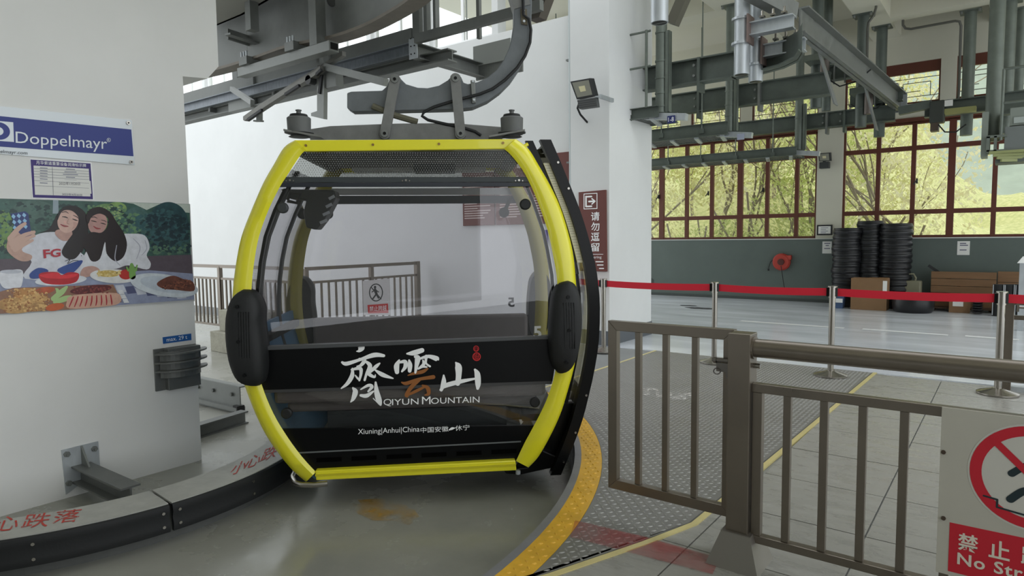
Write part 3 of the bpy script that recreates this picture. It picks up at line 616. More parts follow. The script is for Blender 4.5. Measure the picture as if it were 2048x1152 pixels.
b = MB(); b.prism([GP(*p, .55) for p in [(560, 378), (668, 380), (672, 395), (648, 440), (632, 460), (612, 455), (606, 425), (612, 400), (580, 398)]], AY*.18); b.build('door_drive', mat('drive_dark', (48, 52, 52), .45), cab, bevel=.012)
b = MB(); b.tube([GP(575, 400, .3), GP(580, 385, .3), GP(602, 388, .3), GP(594, 406, .3), GP(575, 402, .3)], .012, 6); b.build('drive_loop', black, cab)
for k in range(4): MB().beam(GP(640+k*6, 446-k*16, .54), GP(654+k*5, 440-k*16, .54), .01, .02).build('drive_link', galvb, cab)
# big rubber bumpers at the waist
def bumper(pts, cx, cy):
    rings = []; pts = spl(pts+[pts[0]], 3)[:-1]
    for d, k in ((.10, .92), (.04, 1.0), (-.03, 1.0), (-.075, .93), (-.10, .76), (-.11, .45)):
        rings.append([GP(cx+(x-cx)*k, cy+(y-cy)*(k*.5+.5 if k > .8 else k), 0)+AY*d for x, y in pts])
    return MB().loft(rings)
BL = [(490, 578), (472, 590), (461, 612), (456, 645), (458, 690), (466, 730), (482, 760), (508, 770), (528, 764), (535, 735), (533, 690), (527, 645), (527, 615), (518, 592), (505, 580)]
BR = [(1135, 561), (1118, 566), (1105, 585), (1100, 615), (1097, 660), (1099, 710), (1109, 738), (1122, 745), (1140, 735), (1153, 708), (1160, 670), (1162, 630), (1158, 592), (1148, 568)]
for pts, cx, cy, hs in ((BL, 496, 670, [(486, 610), (488, 678), (500, 744)]), (BR, 1130, 652, [(1131, 591), (1133, 656), (1128, 719)])):
    bu = bumper(pts, cx, cy).build('bumper', black, cab, smooth=60)
    for x, y in hs: p = GP(x, y, 0)-AY*.105; MB().cyl(p, p-AY*.012, .011, 10).build('bolt', bglos, bu)
    for k in range(5): MB().beam(GP(cx-8+k*5, cy-50, 0)-AY*.108, GP(cx-6+k*5, cy+40, 0)-AY*.108, .004, .004).build('groove', bglos, bu)
    o2 = bumper(pts, cx, cy); o2.v = [v+AY*(2*(.05-(v-G0).dot(AY)))+AY*(DL-.1) for v in o2.v]; o2.build('bumper', black, cab, smooth=60)
# guide tube under the left corner, dark skid under the right
MB().tube([GP(588, 944, .25), GP(584, 955, .12), GP(590, 966, .02), GP(604, 970, -.03), GP(630, 970, -.03), GP(655, 967, -.02)], .018, 10).build('guide_tube', sspol, cab, smooth=60)
b = MB(); b.prism([GP(*p, .12) for p in [(1006, 940), (1012, 948), (1042, 950), (1125, 932), (1112, 912), (1085, 900), (1056, 934)]], AY*.9); b.build('door_sill', bglos, cab, bevel=.01)
MB().cyl(GP(1036, 941, .0), GP(1036, 948, .0), .016, 10).build('sill_bolt', galvb, cab)
# open door, standing off the right side
DO = [(1102, 279), (1122, 325), (1143, 377), (1160, 420), (1175, 467), (1190, 525), (1197, 570), (1200, 615), (1198, 680), (1190, 735), (1178, 790), (1165, 840), (1147, 890), (1122, 950)]
def dpt(k, dx, dy): p = GP(*DO[k], .05); return p+AX*dx+AY*dy
DO = spl(DO, 2); NK = len(DO)
dr = MB().strip([dpt(k, 0, 0) for k in range(NK)], [dpt(k, 0, .07) for k in range(NK)], AX*-.072).build('door', bglos, cab, smooth=40)
MB().strip([dpt(k, 0, .72) for k in range(NK)], [dpt(k, 0, .79) for k in range(NK)], AX*-.045).build('door_stile', bglos, dr, smooth=40)
MB().strip([dpt(k, -.012, .07) for k in range(10, 24)], [dpt(k, -.012, .72) for k in range(10, 24)], AX*-.008).build('door_window', tinted2, dr)
MB().strip([dpt(k, -.01, .07) for k in range(0, 11)], [dpt(k, -.01, .72) for k in range(0, 11)], AX*-.02).build('door_panel', bglos, dr)
ks = list(range(2, 11)); vt = MB().strip([dpt(k, -.074, .03) for k in ks], [dpt(k, -.112, .03) for k in ks], AY*.02).build('door_vent', mat('vent_grey', (226, 222, 208), .5), dr)
for k in ks[:-1]:
    for t in range(5): a = dpt(k, -.078, .028).lerp(dpt(k+1, -.078, .028), t/5); MB().beam(a, a-AX*.03, .002, .003).build('vent_slat', mat('slat_grey', (176, 172, 160), .5), vt)
MB().strip([dpt(k, -.112, .05) for k in range(0, 12)], [dpt(k, -.112-.05*max(.25, 1-k/14), .05) for k in range(0, 12)], AY*.05).build('inner_stile', bglos, dr)
MB().strip([dpt(k, -.072, .11) for k in range(10, 22)], [dpt(k, -.106, .11) for k in range(10, 22)], AY*.008).build('inner_window', tinted2, dr)
MB().strip([dpt(k, -.104, .12) for k in range(11, 22)], [dpt(k, -.122, .12) for k in range(11, 22)], AY*.05).build('inner_stile', bglos, dr)
MB().strip([dpt(k, -.06, .13) for k in range(21, NK)], [dpt(k, -.16, .13) for k in range(21, NK)], AY*.05).build('foot_stile', bglos, dr)
MB().strip([dpt(k, -.01, .07) for k in range(20, NK)], [dpt(k, -.01, .72) for k in range(20, NK)], AX*-.02).build('door_foot_panel', bglos, dr)
b = MB(); b.prism([GP(*p, .3) for p in [(1152, 806), (1158, 812), (1137, 878), (1130, 882), (1120, 862), (1130, 812), (1142, 808)]], AY*.12); b.build('door_bracket', mat('bracket_white', (196, 198, 192), .5), dr, bevel=.004)
b = MB(); b.prism([GP(*p, .5) for p in [(1118, 846), (1124, 850), (1112, 890), (1104, 886)]], AY*.2); b.build('door_block', mat('bracket_pale', (168, 170, 150), .5), dr)
for k, t in ((2, 0), (4, 0), (20, 0), (23, .5), (25, .3)): p = dpt(k, -.02, .0); MB().cyl(p, p-AY*.01, .008, 8).build('screw', sspol, dr)
b = MB(); b.beam(GP(1066, 306, .4), GP(1092, 300, .4), .05, .03); b.beam(GP(1072, 312, .35), GP(1100, 312, .35), .04, .025); b.cyl(GP(1074, 300, .4), GP(1074, 310, .4), .025, 10); b.build('door_hinge_arm', mat('dark_bronze', (78, 76, 60), .45, .5), dr)
MB().cyl(GP(1046, 294, .1), GP(1056, 288, .1), .012, 8).build('stop_pin', yellow, cab)
MB().lbox(.72, .98, .3, 1.1, .25, .3).build('door_arm', dgrey, cab)
b = MB(); p = GP(1075, 815, .5); b.lbox(.55, .85, .5, .6, .2, .5); b.build('door_actuator', dgrey, cab, bevel=.02)
# roof carrier with rubber-mounted corners
b = MB(); b.prism([GP(*p, .55) for p in [(620, 258), (660, 252), (790, 247), (905, 246), (1005, 254), (1005, 285), (620, 285)]], AY*.03); b.build('carrier_plate', hangm, cab, bevel=.004)
b = MB(); b.prism([GP(*p, .75) for p in [(620, 258), (660, 252), (790, 247), (905, 246), (1005, 254), (1005, 285), (620, 285)]], AY*.03); b.build('carrier_plate', hangm, cab, bevel=.004)
for cx, w in ((599, 1), (1024, 1)):
    for d in (.3, 1.0):
        g = lambda y: GP(cx, y, d)
        s = .0036*(1+.25*d); zz = [(0, 222)]; c0 = g(275); up = V((0, 0, 1)); h = (g(222)-g(275)).length
        pr_ = [(.062, 0), (.07, .02*h), (.05, .08*h), (.095, .16*h), (.095, .20*h), (.075, .22*h), (.078, .72*h), (.07, .76*h), (.05, .77*h), (.055, .80*h), (.05, .86*h), (.03, .88*h), (.016, .90*h), (.014, 1.0*h), (.02, 1.0*h), (.02, 1.04*h)]
        mo = MB().lathe(pr_, c0, 24).build('damper', mat('damper_grey', (96, 98, 98), .6, var=.08), cab, smooth=35)
        MB().lathe([(.058, .765*h), (.06, .80*h), (.055, .865*h), (.035, .875*h)], c0, 24).build('rubber_ring', black, mo, smooth=40)
        MB().cyl(c0+up*.88*h, c0+up*1.05*h, .014, 10).build('stud', sspol, mo)
        b = MB(); dx = -1 if cx < 800 else 1; b.hexa([c0+AX*dx*.08+AY*-.09+up*.03, c0+AX*dx*.08+AY*.09+up*.03, c0-AX*dx*.16+AY*.09+up*-.012, c0-AX*dx*.16+AY*-.09+up*-.012], [c0+AX*dx*.08+AY*-.09+up*.042, c0+AX*dx*.08+AY*.09+up*.042, c0-AX*dx*.16+AY*.09+up*.0, c0-AX*dx*.16+AY*-.09+up*.0]); b.build('damper_plate', hangm, cab)
# hanger arm: bar with two bosses, then the bow that rises to the cable
D0 = .58
bar_t = [(694, 186), (702, 183), (764, 181), (774, 172), (779, 158), (790, 151), (801, 157), (812, 168), (835, 175), (855, 176), (878, 171), (896, 160), (904, 151), (913, 149), (922, 153), (927, 165), (936, 168), (955, 164)]
bow_in = [(975, 155), (993, 140), (1007, 120), (1018, 96), (1024, 72), (1028, 45), (1028, 15), (1024, -15), (1022, -60)]
bow_out = [(1063, -60), (1064, 0), (1063, 40), (1060, 75), (1052, 108), (1040, 135), (1022, 162), (1000, 184), (975, 202), (945, 215)]
arm = MB(); arm.prism([GP(*p, D0) for p in bar_t+bow_in+bow_out+[(920, 218), (800, 221), (705, 223), (694, 216)]], AY*.12); armo = arm.build('hanger_arm', mat('hanger_arm_steel', (108, 113, 116), .55, .25, var=.14, scale=9), cab, bevel=.006)
MB().beam(GP(1043, 20, D0+.06), GP(1043, -260, D0+.06)+AX*-.3, .14, .12).build('hanger_neck', hangm, armo)
for (x0, y0), (x1, y1) in (((790, 160), (770, 268)), ((911, 158), (921, 268))):
    for d in (D0-.05, D0+.15):
        a, c = GP(x0, y0, d), GP(x1, y1, d); a2 = a+(a-c).normalized()*.02; c2 = c+(c-a).normalized()*.02
        lk = MB().beam(a2, c2, .07, .03, up=AY).cyl(a-AY*.016, a+AY*.016, .038, 20).cyl(c-AY*.016, c+AY*.016, .038, 20).build('suspension_link', hangm, cab)
        for q in (a, c): MB().cyl(q-AY*.03, q+AY*.01, .026, 16).build('pivot_bolt', galv, lk, smooth=40); MB().cyl(q-AY*.034, q-AY*.028, .012, 6).build('socket', bglos, lk)
MB().tube([GP(745, 212, D0-.02), GP(790, 231, D0-.02), GP(835, 244, D0-.02)], .022, 8).build('side_strut', mat('olive_strut', (96, 94, 78), .5), cab)
cabl = [(1046, -20), (1047, 30), (1058, 38), (1062, 60), (1060, 85), (1050, 112), (1035, 135), (1010, 160), (985, 178), (960, 188), (930, 196), (900, 204), (868, 214), (848, 224), (844, 232), (856, 240), (890, 248), (925, 255), (950, 263), (962, 271)]
MB().tube([GP(x, y, D0-.035) for x, y in cabl], .011, 8).build('cable', black, cab, smooth=60)
MB().prism([GP(*p, D0-.012) for p in [(1041, 17), (1054, 18), (1055, 50), (1043, 48)]], AY*.012).build('name_plate', mat('bronze_plate', (104, 98, 82), .5, .4), armo)
b = MB(); b.prism([GP(*p, D0-.03) for p in [(941, 160), (950, 160), (952, 205), (944, 206)]], AY*.03); b.build('cable_clamp', galv, armo, bevel=.004)
for x, y in ((946, 163), (948, 200), (1047, 22), (1048, 43)): p = GP(x, y, D0-.03); MB().cyl(p, p-AY*.012, .009, 8).build('clamp_bolt', galvb, armo)
# ================================================================== LEFT SIDE
S = lambda o: (lambda x, y: PX(x, y, PLX+o))   # survey onto the pillar face, o metres proud
def plateX(name, m, pts, th, parent, off=0.0, **k): return MB().prism([PX(x, y, PLX+off) for x, y in pts], (th, 0, 0)).build(name, m, parent, **k)
c = PX(100, 270, PLX)
sg = thing('company_sign', 'wide silver sign with blue band and white Doppelmayr lettering on the left pillar', 'sign', c)
plateX('sign_plate', alup, [(-120, 200), (262, 241), (268, 330), (-120, 298)], .012, sg)
f = S(.0135); flat('blue_band', [[f(-120, 219.8), f(262.6, 259), f(267, 312.5), f(-120, 284.5)]], bluep, sg, label='blue band')
f = S(.0145); flat('logo_square', [[f(-26, 240), f(26.5, 244.5), f(28, 284), f(-26, 280)]], alup, sg)
f = S(.0155); b = MB(); N = 20
o = [f(-26+2, 244)]+[f(-2+22*math.cos(t), 262+17.5*math.sin(t)+.09*(-2+22*math.cos(t))) for t in [math.radians(-90+180*i/N) for i in range(N+1)]]+[f(-24, 278)]
b.add(o, [tuple(range(len(o)))]); b.build('logo_letter', bluep, sg, label='blue letter D in a white square')
f = S(.0165); b = MB(); o = [f(-8, 251)]+[f(-4+11*math.cos(t), 262.5+8.5*math.sin(t)+.09*(-4+11*math.cos(t))) for t in [math.radians(-90+180*i/N) for i in range(N+1)]]+[f(-8, 271)]
b.add(o, [tuple(range(len(o)))]); b.build('logo_gap', alup, sg)
lettering('brand_lettering', 'Doppelmayr', [f(31, 263), f(214, 276.5), f(214.5, 305.5), f(31.5, 293)], alup, sg, label='white Doppelmayr lettering')
b = MB(); ring(b, f, 217.5, 280, 4, 4, .7, 20); b.build('registered_ring', alup, sg); lettering('registered_mark', 'R', quadpx(f, 215.8, 277.8, 219.3, 282.5), alup, sg)
lettering('web_address', 'doppelmayr.com', [f(-24, 297.5), f(55, 302.5), f(55, 311.5), f(-24, 306.5)], mat('sign_grey', (96, 100, 108), .5), sg)
for x, y in ((256, 246), (262, 324)): p = PX(x, y, PLX+.012); MB().cyl(p, p+V((.01, 0, 0)), .014, 12).build('screw', sspol, sg); MB().cyl(p+V((.009, 0, 0)), p+V((.012, 0, 0)), .006, 6).build('socket', bglos, sg)
nb = thing('maintenance_notice', 'small purple-framed maintenance notice with a handwritten date below the company sign', 'notice', PX(120, 360, PLX))
plateX('backing', whitep, [(59, 317), (182.5, 325), (187.5, 400), (64, 397)], .006, nb)
f = S(.0068); flat('purple_field', [[f(61, 319), f(181, 327), f(186, 398.5), f(66, 395)]], mat('purple_print', (62, 46, 120), .5), nb)
f = S(.0076); flat('white_table', [[f(67, 331), f(177.5, 337.5), f(181, 393), f(70, 389.5)]], paper, nb)
f = S(.0082); lettering('notice_title', '月华索道重要设备润滑标示牌', [f(72, 321), f(172, 327.8), f(172.5, 334.5), f(72.5, 328.5)], whitep, nb)
ink = mat('print_ink', (96, 98, 120), .7); b = MB()
for y in (337, 342.5, 348, 353.5, 361, 371): b.beam(f(68, y), f(178, y+5.5), .0015, .002, up=(1, 0, 0))
b.beam(f(104.5, 334), f(106.5, 391), .0015, .002, up=(1, 0, 0)); b.build('table_line', ink, nb)
b = MB()
for i, y in enumerate((335, 340.3, 345.5, 351, 357, 365, 375)):
    if y < 368: b.beam(f(80, y+.6), f(95, y+1.5), .006, .001, up=(1, 0, 0))
    if y < 360: b.beam(f(132-3*(i % 3), y+3), f(150+3*(i % 3), y+4), .006, .001, up=(1, 0, 0))
b.build('small_print', mat('pale_ink', (150, 152, 166), .7), nb, kind='stuff')
plateX('pasted_slip', paper, [(106, 358.5), (181, 362), (183, 387.5), (108, 384)], .0006, nb, off=.0084)
f = S(.0096); lettering('handwritten_date', '2022年1月20日', [f(118, 363.5), f(160, 364.5), f(160, 370.5), f(118, 370)], mat('ink_black', (30, 30, 36), .6), nb, label='handwritten date in black ink')
lettering('printed_date', '2023年9月20日', [f(124, 386), f(164, 388), f(164, 392.5), f(124, 390.5)], ink, nb)
# ------------------------------------------------ poster: flat print built as layers of paint
po = thing('photo_poster', 'large glossy photo poster of two women taking a selfie over food, on the pillar', 'poster', PX(190, 515, PLX))
plateX('poster_board', mat('poster_edge', (200, 200, 200), .4), [(-60, 395), (379, 408), (388, 602), (-60, 634)], .010, po)
LAY = [0]; Z0 = .0112
def nm_(rgb, var=0, sc=20): return mat('print_%d_%d_%d%s' % (*rgb, 'v' if var else ''), rgb, .35, var=var, scale=sc)
STRAIGHT = ('woods', 'seat', 'tablecloth', 'pillar', 'square', 'phone', 'board', 'tile', 'sky', 'check')
def pt(name, rgb, pts, var=0, sc=20):
    LAY[0] += 1; f = S(Z0+LAY[0]*.00012)
    if not any(k in name for k in STRAIGHT): n = len(pts); q = [pts[-1]]+list(pts)+[pts[0], pts[1]]; pts = spl(q, 4)[4:-4]
    if not var: var = .12 if 'phone' not in name else 0
    return flat(name, [[f(x/3, 384+y/3) for x, y in pts]], nm_(rgb, var, sc), po)
def pdabs(name, rgb, box, n, r0, r1, seed, clip=None):
    LAY[0] += 1; f = S(Z0+LAY[0]*.00012); rr = random.Random(seed); b = MB()
    for i in range(n):
        x, y = rr.uniform(box[0], box[2]), rr.uniform(box[1], box[3]); r = rr.uniform(r0, r1); ph = rr.uniform(0, 6)
        if clip and not clip(x, y): continue
        b.add([f((x+r*math.cos(t)*(1+.35*math.sin(3*t+ph)))/3, 384+(y+r*.75*math.sin(t)*(1+.35*math.cos(2*t+ph)))/3)+V((i*2e-7, 0, 0)) for t in [k*.785 for k in range(8)]], [tuple(range(8))])
    return b.build(name, nm_(rgb, .2, 30), po, kind='stuff')
def ps(name, rgb, strokes):
    LAY[0] += 1; f = S(Z0+LAY[0]*.00012); b = MB()
    for s in strokes: stroke(b, s, lambda x, y: f(x/3, 384+y/3))
    return b.build(name, nm_(rgb), po)
def pe(name, rgb, cx, cy, rx, ry, rot=0, var=0):
    c, s = math.cos(math.radians(rot)), math.sin(math.radians(rot)); return pt(name, rgb, [(cx+rx*math.cos(t)*c-ry*math.sin(t)*s, cy+rx*math.cos(t)*s+ry*math.sin(t)*c) for t in [2*math.pi*i/24 for i in range(24)]], var)
pt('printed_woods', (62, 96, 88), [(-180, 34), (1137, 73), (1146, 380), (0, 405), (-180, 410)], .45, 9)
pt('printed_sky', (196, 206, 196), [(740, 62), (1137, 74), (1138, 125), (1080, 120), (960, 72), (880, 108), (800, 70)])
for cx, cy, rx, ry, c in [(640, 150, 110, 80, (104, 140, 90)), (1010, 190, 120, 130, (44, 76, 82)), (200, 110, 130, 60, (78, 108, 100)), (20, 200, 60, 90, (110, 146, 80)), (700, 100, 60, 40, (128, 160, 96)), (820, 180, 80, 90, (76, 110, 106)), (960, 320, 80, 40, (58, 90, 80)), (90, 330, 80, 60, (60, 92, 80))]: pe('printed_foliage', c, cx, cy, rx, ry, 0, .3)
for i, (c, bx, n, r0, r1) in enumerate([((40, 66, 66), (-150, 60, 1130, 360), 260, 8, 22), ((72, 108, 98), (-150, 55, 760, 330), 240, 6, 18), ((104, 142, 104), (520, 80, 840, 260), 130, 5, 14), ((116, 150, 90), (-150, 130, 70, 330), 90, 6, 16), ((58, 96, 100), (820, 110, 1130, 350), 220, 6, 16), ((34, 56, 64), (880, 130, 1130, 360), 120, 6, 18), ((150, 176, 120), (560, 85, 720, 180), 50, 4, 9), ((90, 124, 100), (830, 320, 1120, 372), 60, 5, 12)]): pdabs('printed_leaves', c, bx, n, r0, r1, i, lambda x, y: y > 62+.035*x+(40 if 760 < x < 900 or x > 1060 else 0))
pt('printed_pillar', (150, 166, 176), [(318, 48), (350, 50), (352, 130), (316, 130)])
pt('printed_seat', (92, 82, 92), [(-180, 410), (240, 392), (900, 384), (1148, 376), (1156, 500), (-180, 540)])
pt('printed_tablecloth', (150, 158, 186), [(-180, 540), (300, 500), (900, 470), (1158, 490), (1166, 645), (-180, 745)])
for k in range(7): pt('printed_cloth_square', (88, 92, 128) if k % 2 else (206, 210, 222), [(690+60*k, 560+8*k), (740+60*k, 556+8*k), (760+60*k, 600+6*k), (705+60*k, 606+6*k)])
pt('printed_hair', (38, 30, 34), [(365, 105), (410, 82), (470, 90), (515, 130), (530, 200), (520, 300), (470, 390), (400, 400), (370, 350), (400, 300), (340, 240), (230, 245), (290, 225), (330, 160)])
pt('printed_shirt', (214, 216, 226), [(150, 520), (190, 420), (130, 345), (210, 260), (330, 240), (400, 270), (470, 350), (540, 420), (500, 480), (480, 520)])
pt('printed_arm', (196, 160, 146), [(40, 340), (60, 260), (130, 180), (160, 190), (130, 240), (190, 232), (210, 250), (130, 345), (190, 380), (180, 410), (130, 415), (80, 390)])
pt('printed_phone', (44, 60, 120), [(62, 130), (150, 116), (170, 130), (190, 262), (150, 280), (90, 220)])
for k in range(9): pt('printed_phone_check', (150, 196, 232), [(78+(k % 3)*32+(k//3)*4, 132+(k//3)*34-(k % 3)*4), (94+(k % 3)*32+(k//3)*4, 146+(k//3)*34-(k % 3)*4), (84+(k % 3)*32+(k//3)*4, 162+(k//3)*34-(k % 3)*4), (68+(k % 3)*32+(k//3)*4, 148+(k//3)*34-(k % 3)*4)])
pdabs('printed_hair_strands', (58, 46, 50), (400, 300, 520, 390), 14, 3, 6, 5)
for s in [[(60, 280, 34), (110, 220, 28), (150, 190, 20)], [(70, 310, 36), (140, 262, 26), (205, 240, 18)], [(80, 330, 36), (140, 290, 26), (205, 262, 18)], [(90, 345, 30), (150, 312, 22), (195, 290, 16)]]: ps('printed_finger', (206, 172, 158), [s])
pt('printed_neck', (190, 152, 142), [(350, 225), (430, 235), (420, 285), (370, 290), (330, 250)])
pe('printed_face', (212, 176, 164), 408, 170, 62, 76, 18)
pt('printed_cheek', (224, 178, 168), [(385, 172), (405, 176), (402, 194), (384, 190)]); pt('printed_cheek', (198, 158, 148), [(440, 180), (464, 186), (452, 214), (428, 226), (420, 236), (440, 206)])
ps('printed_brow', (60, 44, 44), [[(372, 122, 4), (395, 118, 5), (410, 128, 3)], [(440, 140, 3), (462, 150, 5), (474, 162, 3)]]); ps('printed_eye', (40, 30, 32), [[(374, 148, 4), (392, 150, 7), (406, 156, 4)], [(436, 162, 4), (452, 168, 7), (466, 172, 4)]])
ps('printed_mouth', (150, 66, 70), [[(364, 194, 5), (385, 204, 10), (408, 206, 5)]]); ps('printed_nose', (184, 144, 134), [[(412, 160, 4), (402, 186, 6), (414, 192, 5)]])
pt('printed_hair', (34, 28, 32), [(345, 170), (352, 120), (400, 84), (470, 96), (505, 150), (520, 230), (500, 330), (450, 400), (395, 395), (372, 350), (430, 260), (470, 220), (474, 160), (440, 118), (400, 108), (368, 122)])
pt('printed_shirt', (220, 222, 230), [(480, 470), (540, 330), (700, 260), (790, 250), (870, 262), (898, 330), (880, 380), (905, 430), (880, 465), (770, 440), (700, 460), (600, 470)])
ps('printed_sleeve_fold', (176, 178, 192), [[(800, 280, 4), (840, 330, 6), (820, 400, 4)], [(870, 290, 4), (880, 340, 5), (850, 380, 3)], [(700, 320, 4), (690, 400, 6), (720, 440, 4)]])
pe('printed_face', (190, 148, 142), 586, 188, 56, 66, 22)
pt('printed_hair', (36, 26, 30), [(515, 150), (540, 105), (600, 90), (660, 120), (700, 180), (745, 250), (762, 320), (740, 390), (690, 415), (640, 370), (630, 300), (600, 400), (550, 415), (520, 360), (490, 300), (530, 250), (560, 240), (606, 244), (640, 215), (650, 160), (600, 130), (550, 150), (530, 190)])
ps('printed_brow', (52, 36, 38), [[(548, 152, 4), (566, 150, 5), (584, 158, 3)], [(608, 168, 3), (626, 172, 4), (638, 180, 3)]]); ps('printed_eye', (36, 26, 28), [[(548, 172, 4), (566, 176, 6), (580, 180, 3)], [(604, 186, 3), (620, 190, 6), (634, 194, 3)]]); ps('printed_mouth', (156, 66, 70), [[(562, 206, 5), (580, 218, 10), (602, 220, 5)]])
f = S(Z0+.0102); lettering('printed_shirt_letters', 'FG', [f(86, 499), f(122, 497), f(121, 513), f(88, 517)], nm_((184, 44, 60)), po, bold=.03)
ps('printed_scribble', (40, 36, 50), [[(390, 415, 3), (420, 405, 4), (405, 430, 3), (440, 412, 4), (470, 412, 3)]])
pt('printed_blue_figure', (52, 78, 150), [(180, 490), (230, 455), (290, 470), (260, 510), (190, 520)]); pt('printed_blue_figure', (52, 78, 150), [(350, 460), (480, 410), (490, 430), (430, 490), (370, 490)])
pt('printed_hand', (196, 156, 146), [(480, 500), (500, 455), (560, 445), (600, 470), (560, 500), (500, 512)])
pt('printed_cup', (226, 228, 236), [(5, 480), (60, 468), (135, 472), (130, 560), (100, 576), (30, 578), (0, 545), (-8, 500)]); pe('printed_cup_rim', (196, 200, 212), 66, 478, 66, 12)
pe('printed_plate', (222, 226, 234), 365, 530, 155, 30, -4); pt('printed_red_box', (190, 30, 44), [(232, 500), (260, 482), (340, 480), (370, 498), (410, 482), (460, 484), (476, 500), (455, 540), (380, 556), (290, 552), (250, 535)]); pt('printed_box_top', (226, 50, 62), [(240, 498), (340, 484), (370, 500), (466, 490), (440, 512), (370, 520), (280, 516)])
pe('printed_plate', (226, 226, 226), 680, 505, 140, 42, 3); pe('printed_food', (206, 176, 96), 650, 490, 70, 20); pe('printed_tomato', (190, 50, 44), 755, 495, 40, 30); ps('printed_cucumber', (124, 170, 90), [[(795, 505, 40), (792, 460, 36), (790, 436, 20)], [(770, 470, 14), (760, 452, 10)], [(815, 470, 14), (822, 440, 8)]])
pe('printed_plate', (214, 222, 230), 985, 560, 205, 66, 9); pe('printed_plate_inside', (196, 206, 218), 1000, 556, 160, 46, 9); pt('printed_noodles', (110, 62, 48), [(940, 552), (980, 520), (1040, 502), (1100, 522), (1158, 540), (1162, 594), (1060, 588), (980, 580)], .4)
pdabs('printed_noodle_shine', (150, 92, 66), (970, 515, 1150, 585), 60, 2, 7, 24, lambda x, y: y > 595-.5*(x-930)); pdabs('printed_noodle_shine', (70, 38, 34), (970, 520, 1150, 585), 50, 2, 7, 25, lambda x, y: y > 595-.5*(x-930)); pdabs('printed_egg', (228, 206, 140), (590, 475, 720, 506), 30, 4, 10, 26)
pt('printed_board', (150, 112, 92), [(-180, 650), (80, 575), (680, 555), (730, 660), (560, 695), (-180, 742)]); 
for cx, cy, rx, ry, c in [(150, 610, 70, 34, (196, 142, 84)), (60, 670, 80, 36, (188, 146, 92)), (200, 645, 90, 30, (206, 162, 104)), (130, 700, 100, 26, (196, 154, 98)), (270, 590, 60, 20, (190, 92, 60)), (220, 690, 60, 26, (182, 140, 90))]: pe('printed_fried_food', c, cx, cy, rx, ry, -8, .25)
pdabs('printed_crumbs', (224, 184, 122), (40, 580, 310, 715), 120, 3, 9, 21, lambda x, y: y > 570+.1*(310-x)*.3); pdabs('printed_crumbs', (160, 104, 62), (20, 590, 310, 720), 90, 3, 8, 22)
for s in [[(320, 640, 30), (370, 600, 34), (400, 570, 16)], [(330, 660, 24), (390, 640, 34), (425, 625, 12)], [(350, 620, 20), (345, 590, 20), (335, 580, 8)]]: ps('printed_lettuce', (176, 206, 140), [s])
pe('printed_sausages', (104, 44, 48), 545, 585, 125, 26, -6, .3); pt('printed_toast', (214, 170, 150), [(400, 660), (440, 620), (700, 606), (715, 668), (600, 690), (420, 700)])
pdabs('printed_sausage_shine', (142, 70, 66), (440, 564, 660, 606), 40, 3, 8, 23)
for k in range(9): ps('printed_sauce', (176, 40, 56), [[(440+28*k, 630-k*1.5, 6), (430+30*k, 655, 8), (415+32*k, 690-k*2, 5)]])
pe('printed_carrot', (206, 104, 60), 330, 690, 56, 22, -10)
for k in range(3): pt('printed_white_tile', (226, 228, 232), [(706+14*k, 590+26*k), (735+14*k, 588+26*k), (748+14*k, 612+26*k), (716+14*k, 614+26*k)])
po.children[0]['label'] = 'poster board'
lb = thing('load_label', 'small blue label with white lettering on the pillar above the grooved steel guide', 'label', PX(353, 677, PLX))
plateX('label_plate', mat('label_blue', (28, 92, 164), .5), [(325, 674.5), (382, 667), (382.5, 680), (326, 687.5)], .004, lb)
f = S(.0048); lettering('load_lettering', 'max. 29 t', [f(333, 675.5), f(374, 670), f(374.5, 677.5), f(333.5, 683.5)], whitep, lb)
# grooved steel guide at the pillar corner
y0 = PX(308, 740, PLX).y; zt = PX(320, 697, PLX).z; zb = PX(313, 782, PLX).z
gd = thing('grooved_guide', 'dark steel guide box with three curved fins on the pillar corner under the load label', 'guide', (PLX, 2.4, zb))
stl = mat('dark_steel', (108, 110, 108), .5, .35, var=.12)
MB().box(PLX, PLX+.02, y0, 2.56, zb, zt).build('back_plate', stl, gd); MB().box(PLX, PLX+.09, y0+.07, 2.56, zt-.12, zt).build('cover', stl, gd, bevel=.004); MB().box(PLX, PLX+.07, y0+.07, 2.56, zb, zb+.12).build('cover', stl, gd, bevel=.004)
for k in range(3):
    z = zb+.15+k*.065; MB().prism([(PLX+.01, 2.42, z)]+[(PLX+.2*math.cos(t)*.8+.02, 2.42+.21*math.sin(t), z) for t in [math.radians(-75+165*i/14) for i in range(15)]], (0, 0, .012)).build('fin', stl, gd)
MB().prism([(PLX+.01, 2.42, zb+.1)]+[(PLX+.14*math.cos(t)*.8+.02, 2.42+.16*math.sin(t), zb+.1) for t in [math.radians(-75+165*i/14) for i in range(15)]], (0, 0, .2)).build('core', stl, gd)
p = V((PLX+.09, y0+.14, zt-.05)); MB().cyl(p, p+V((.012, 0, 0)), .014, 10).build('bolt', galv, gd)
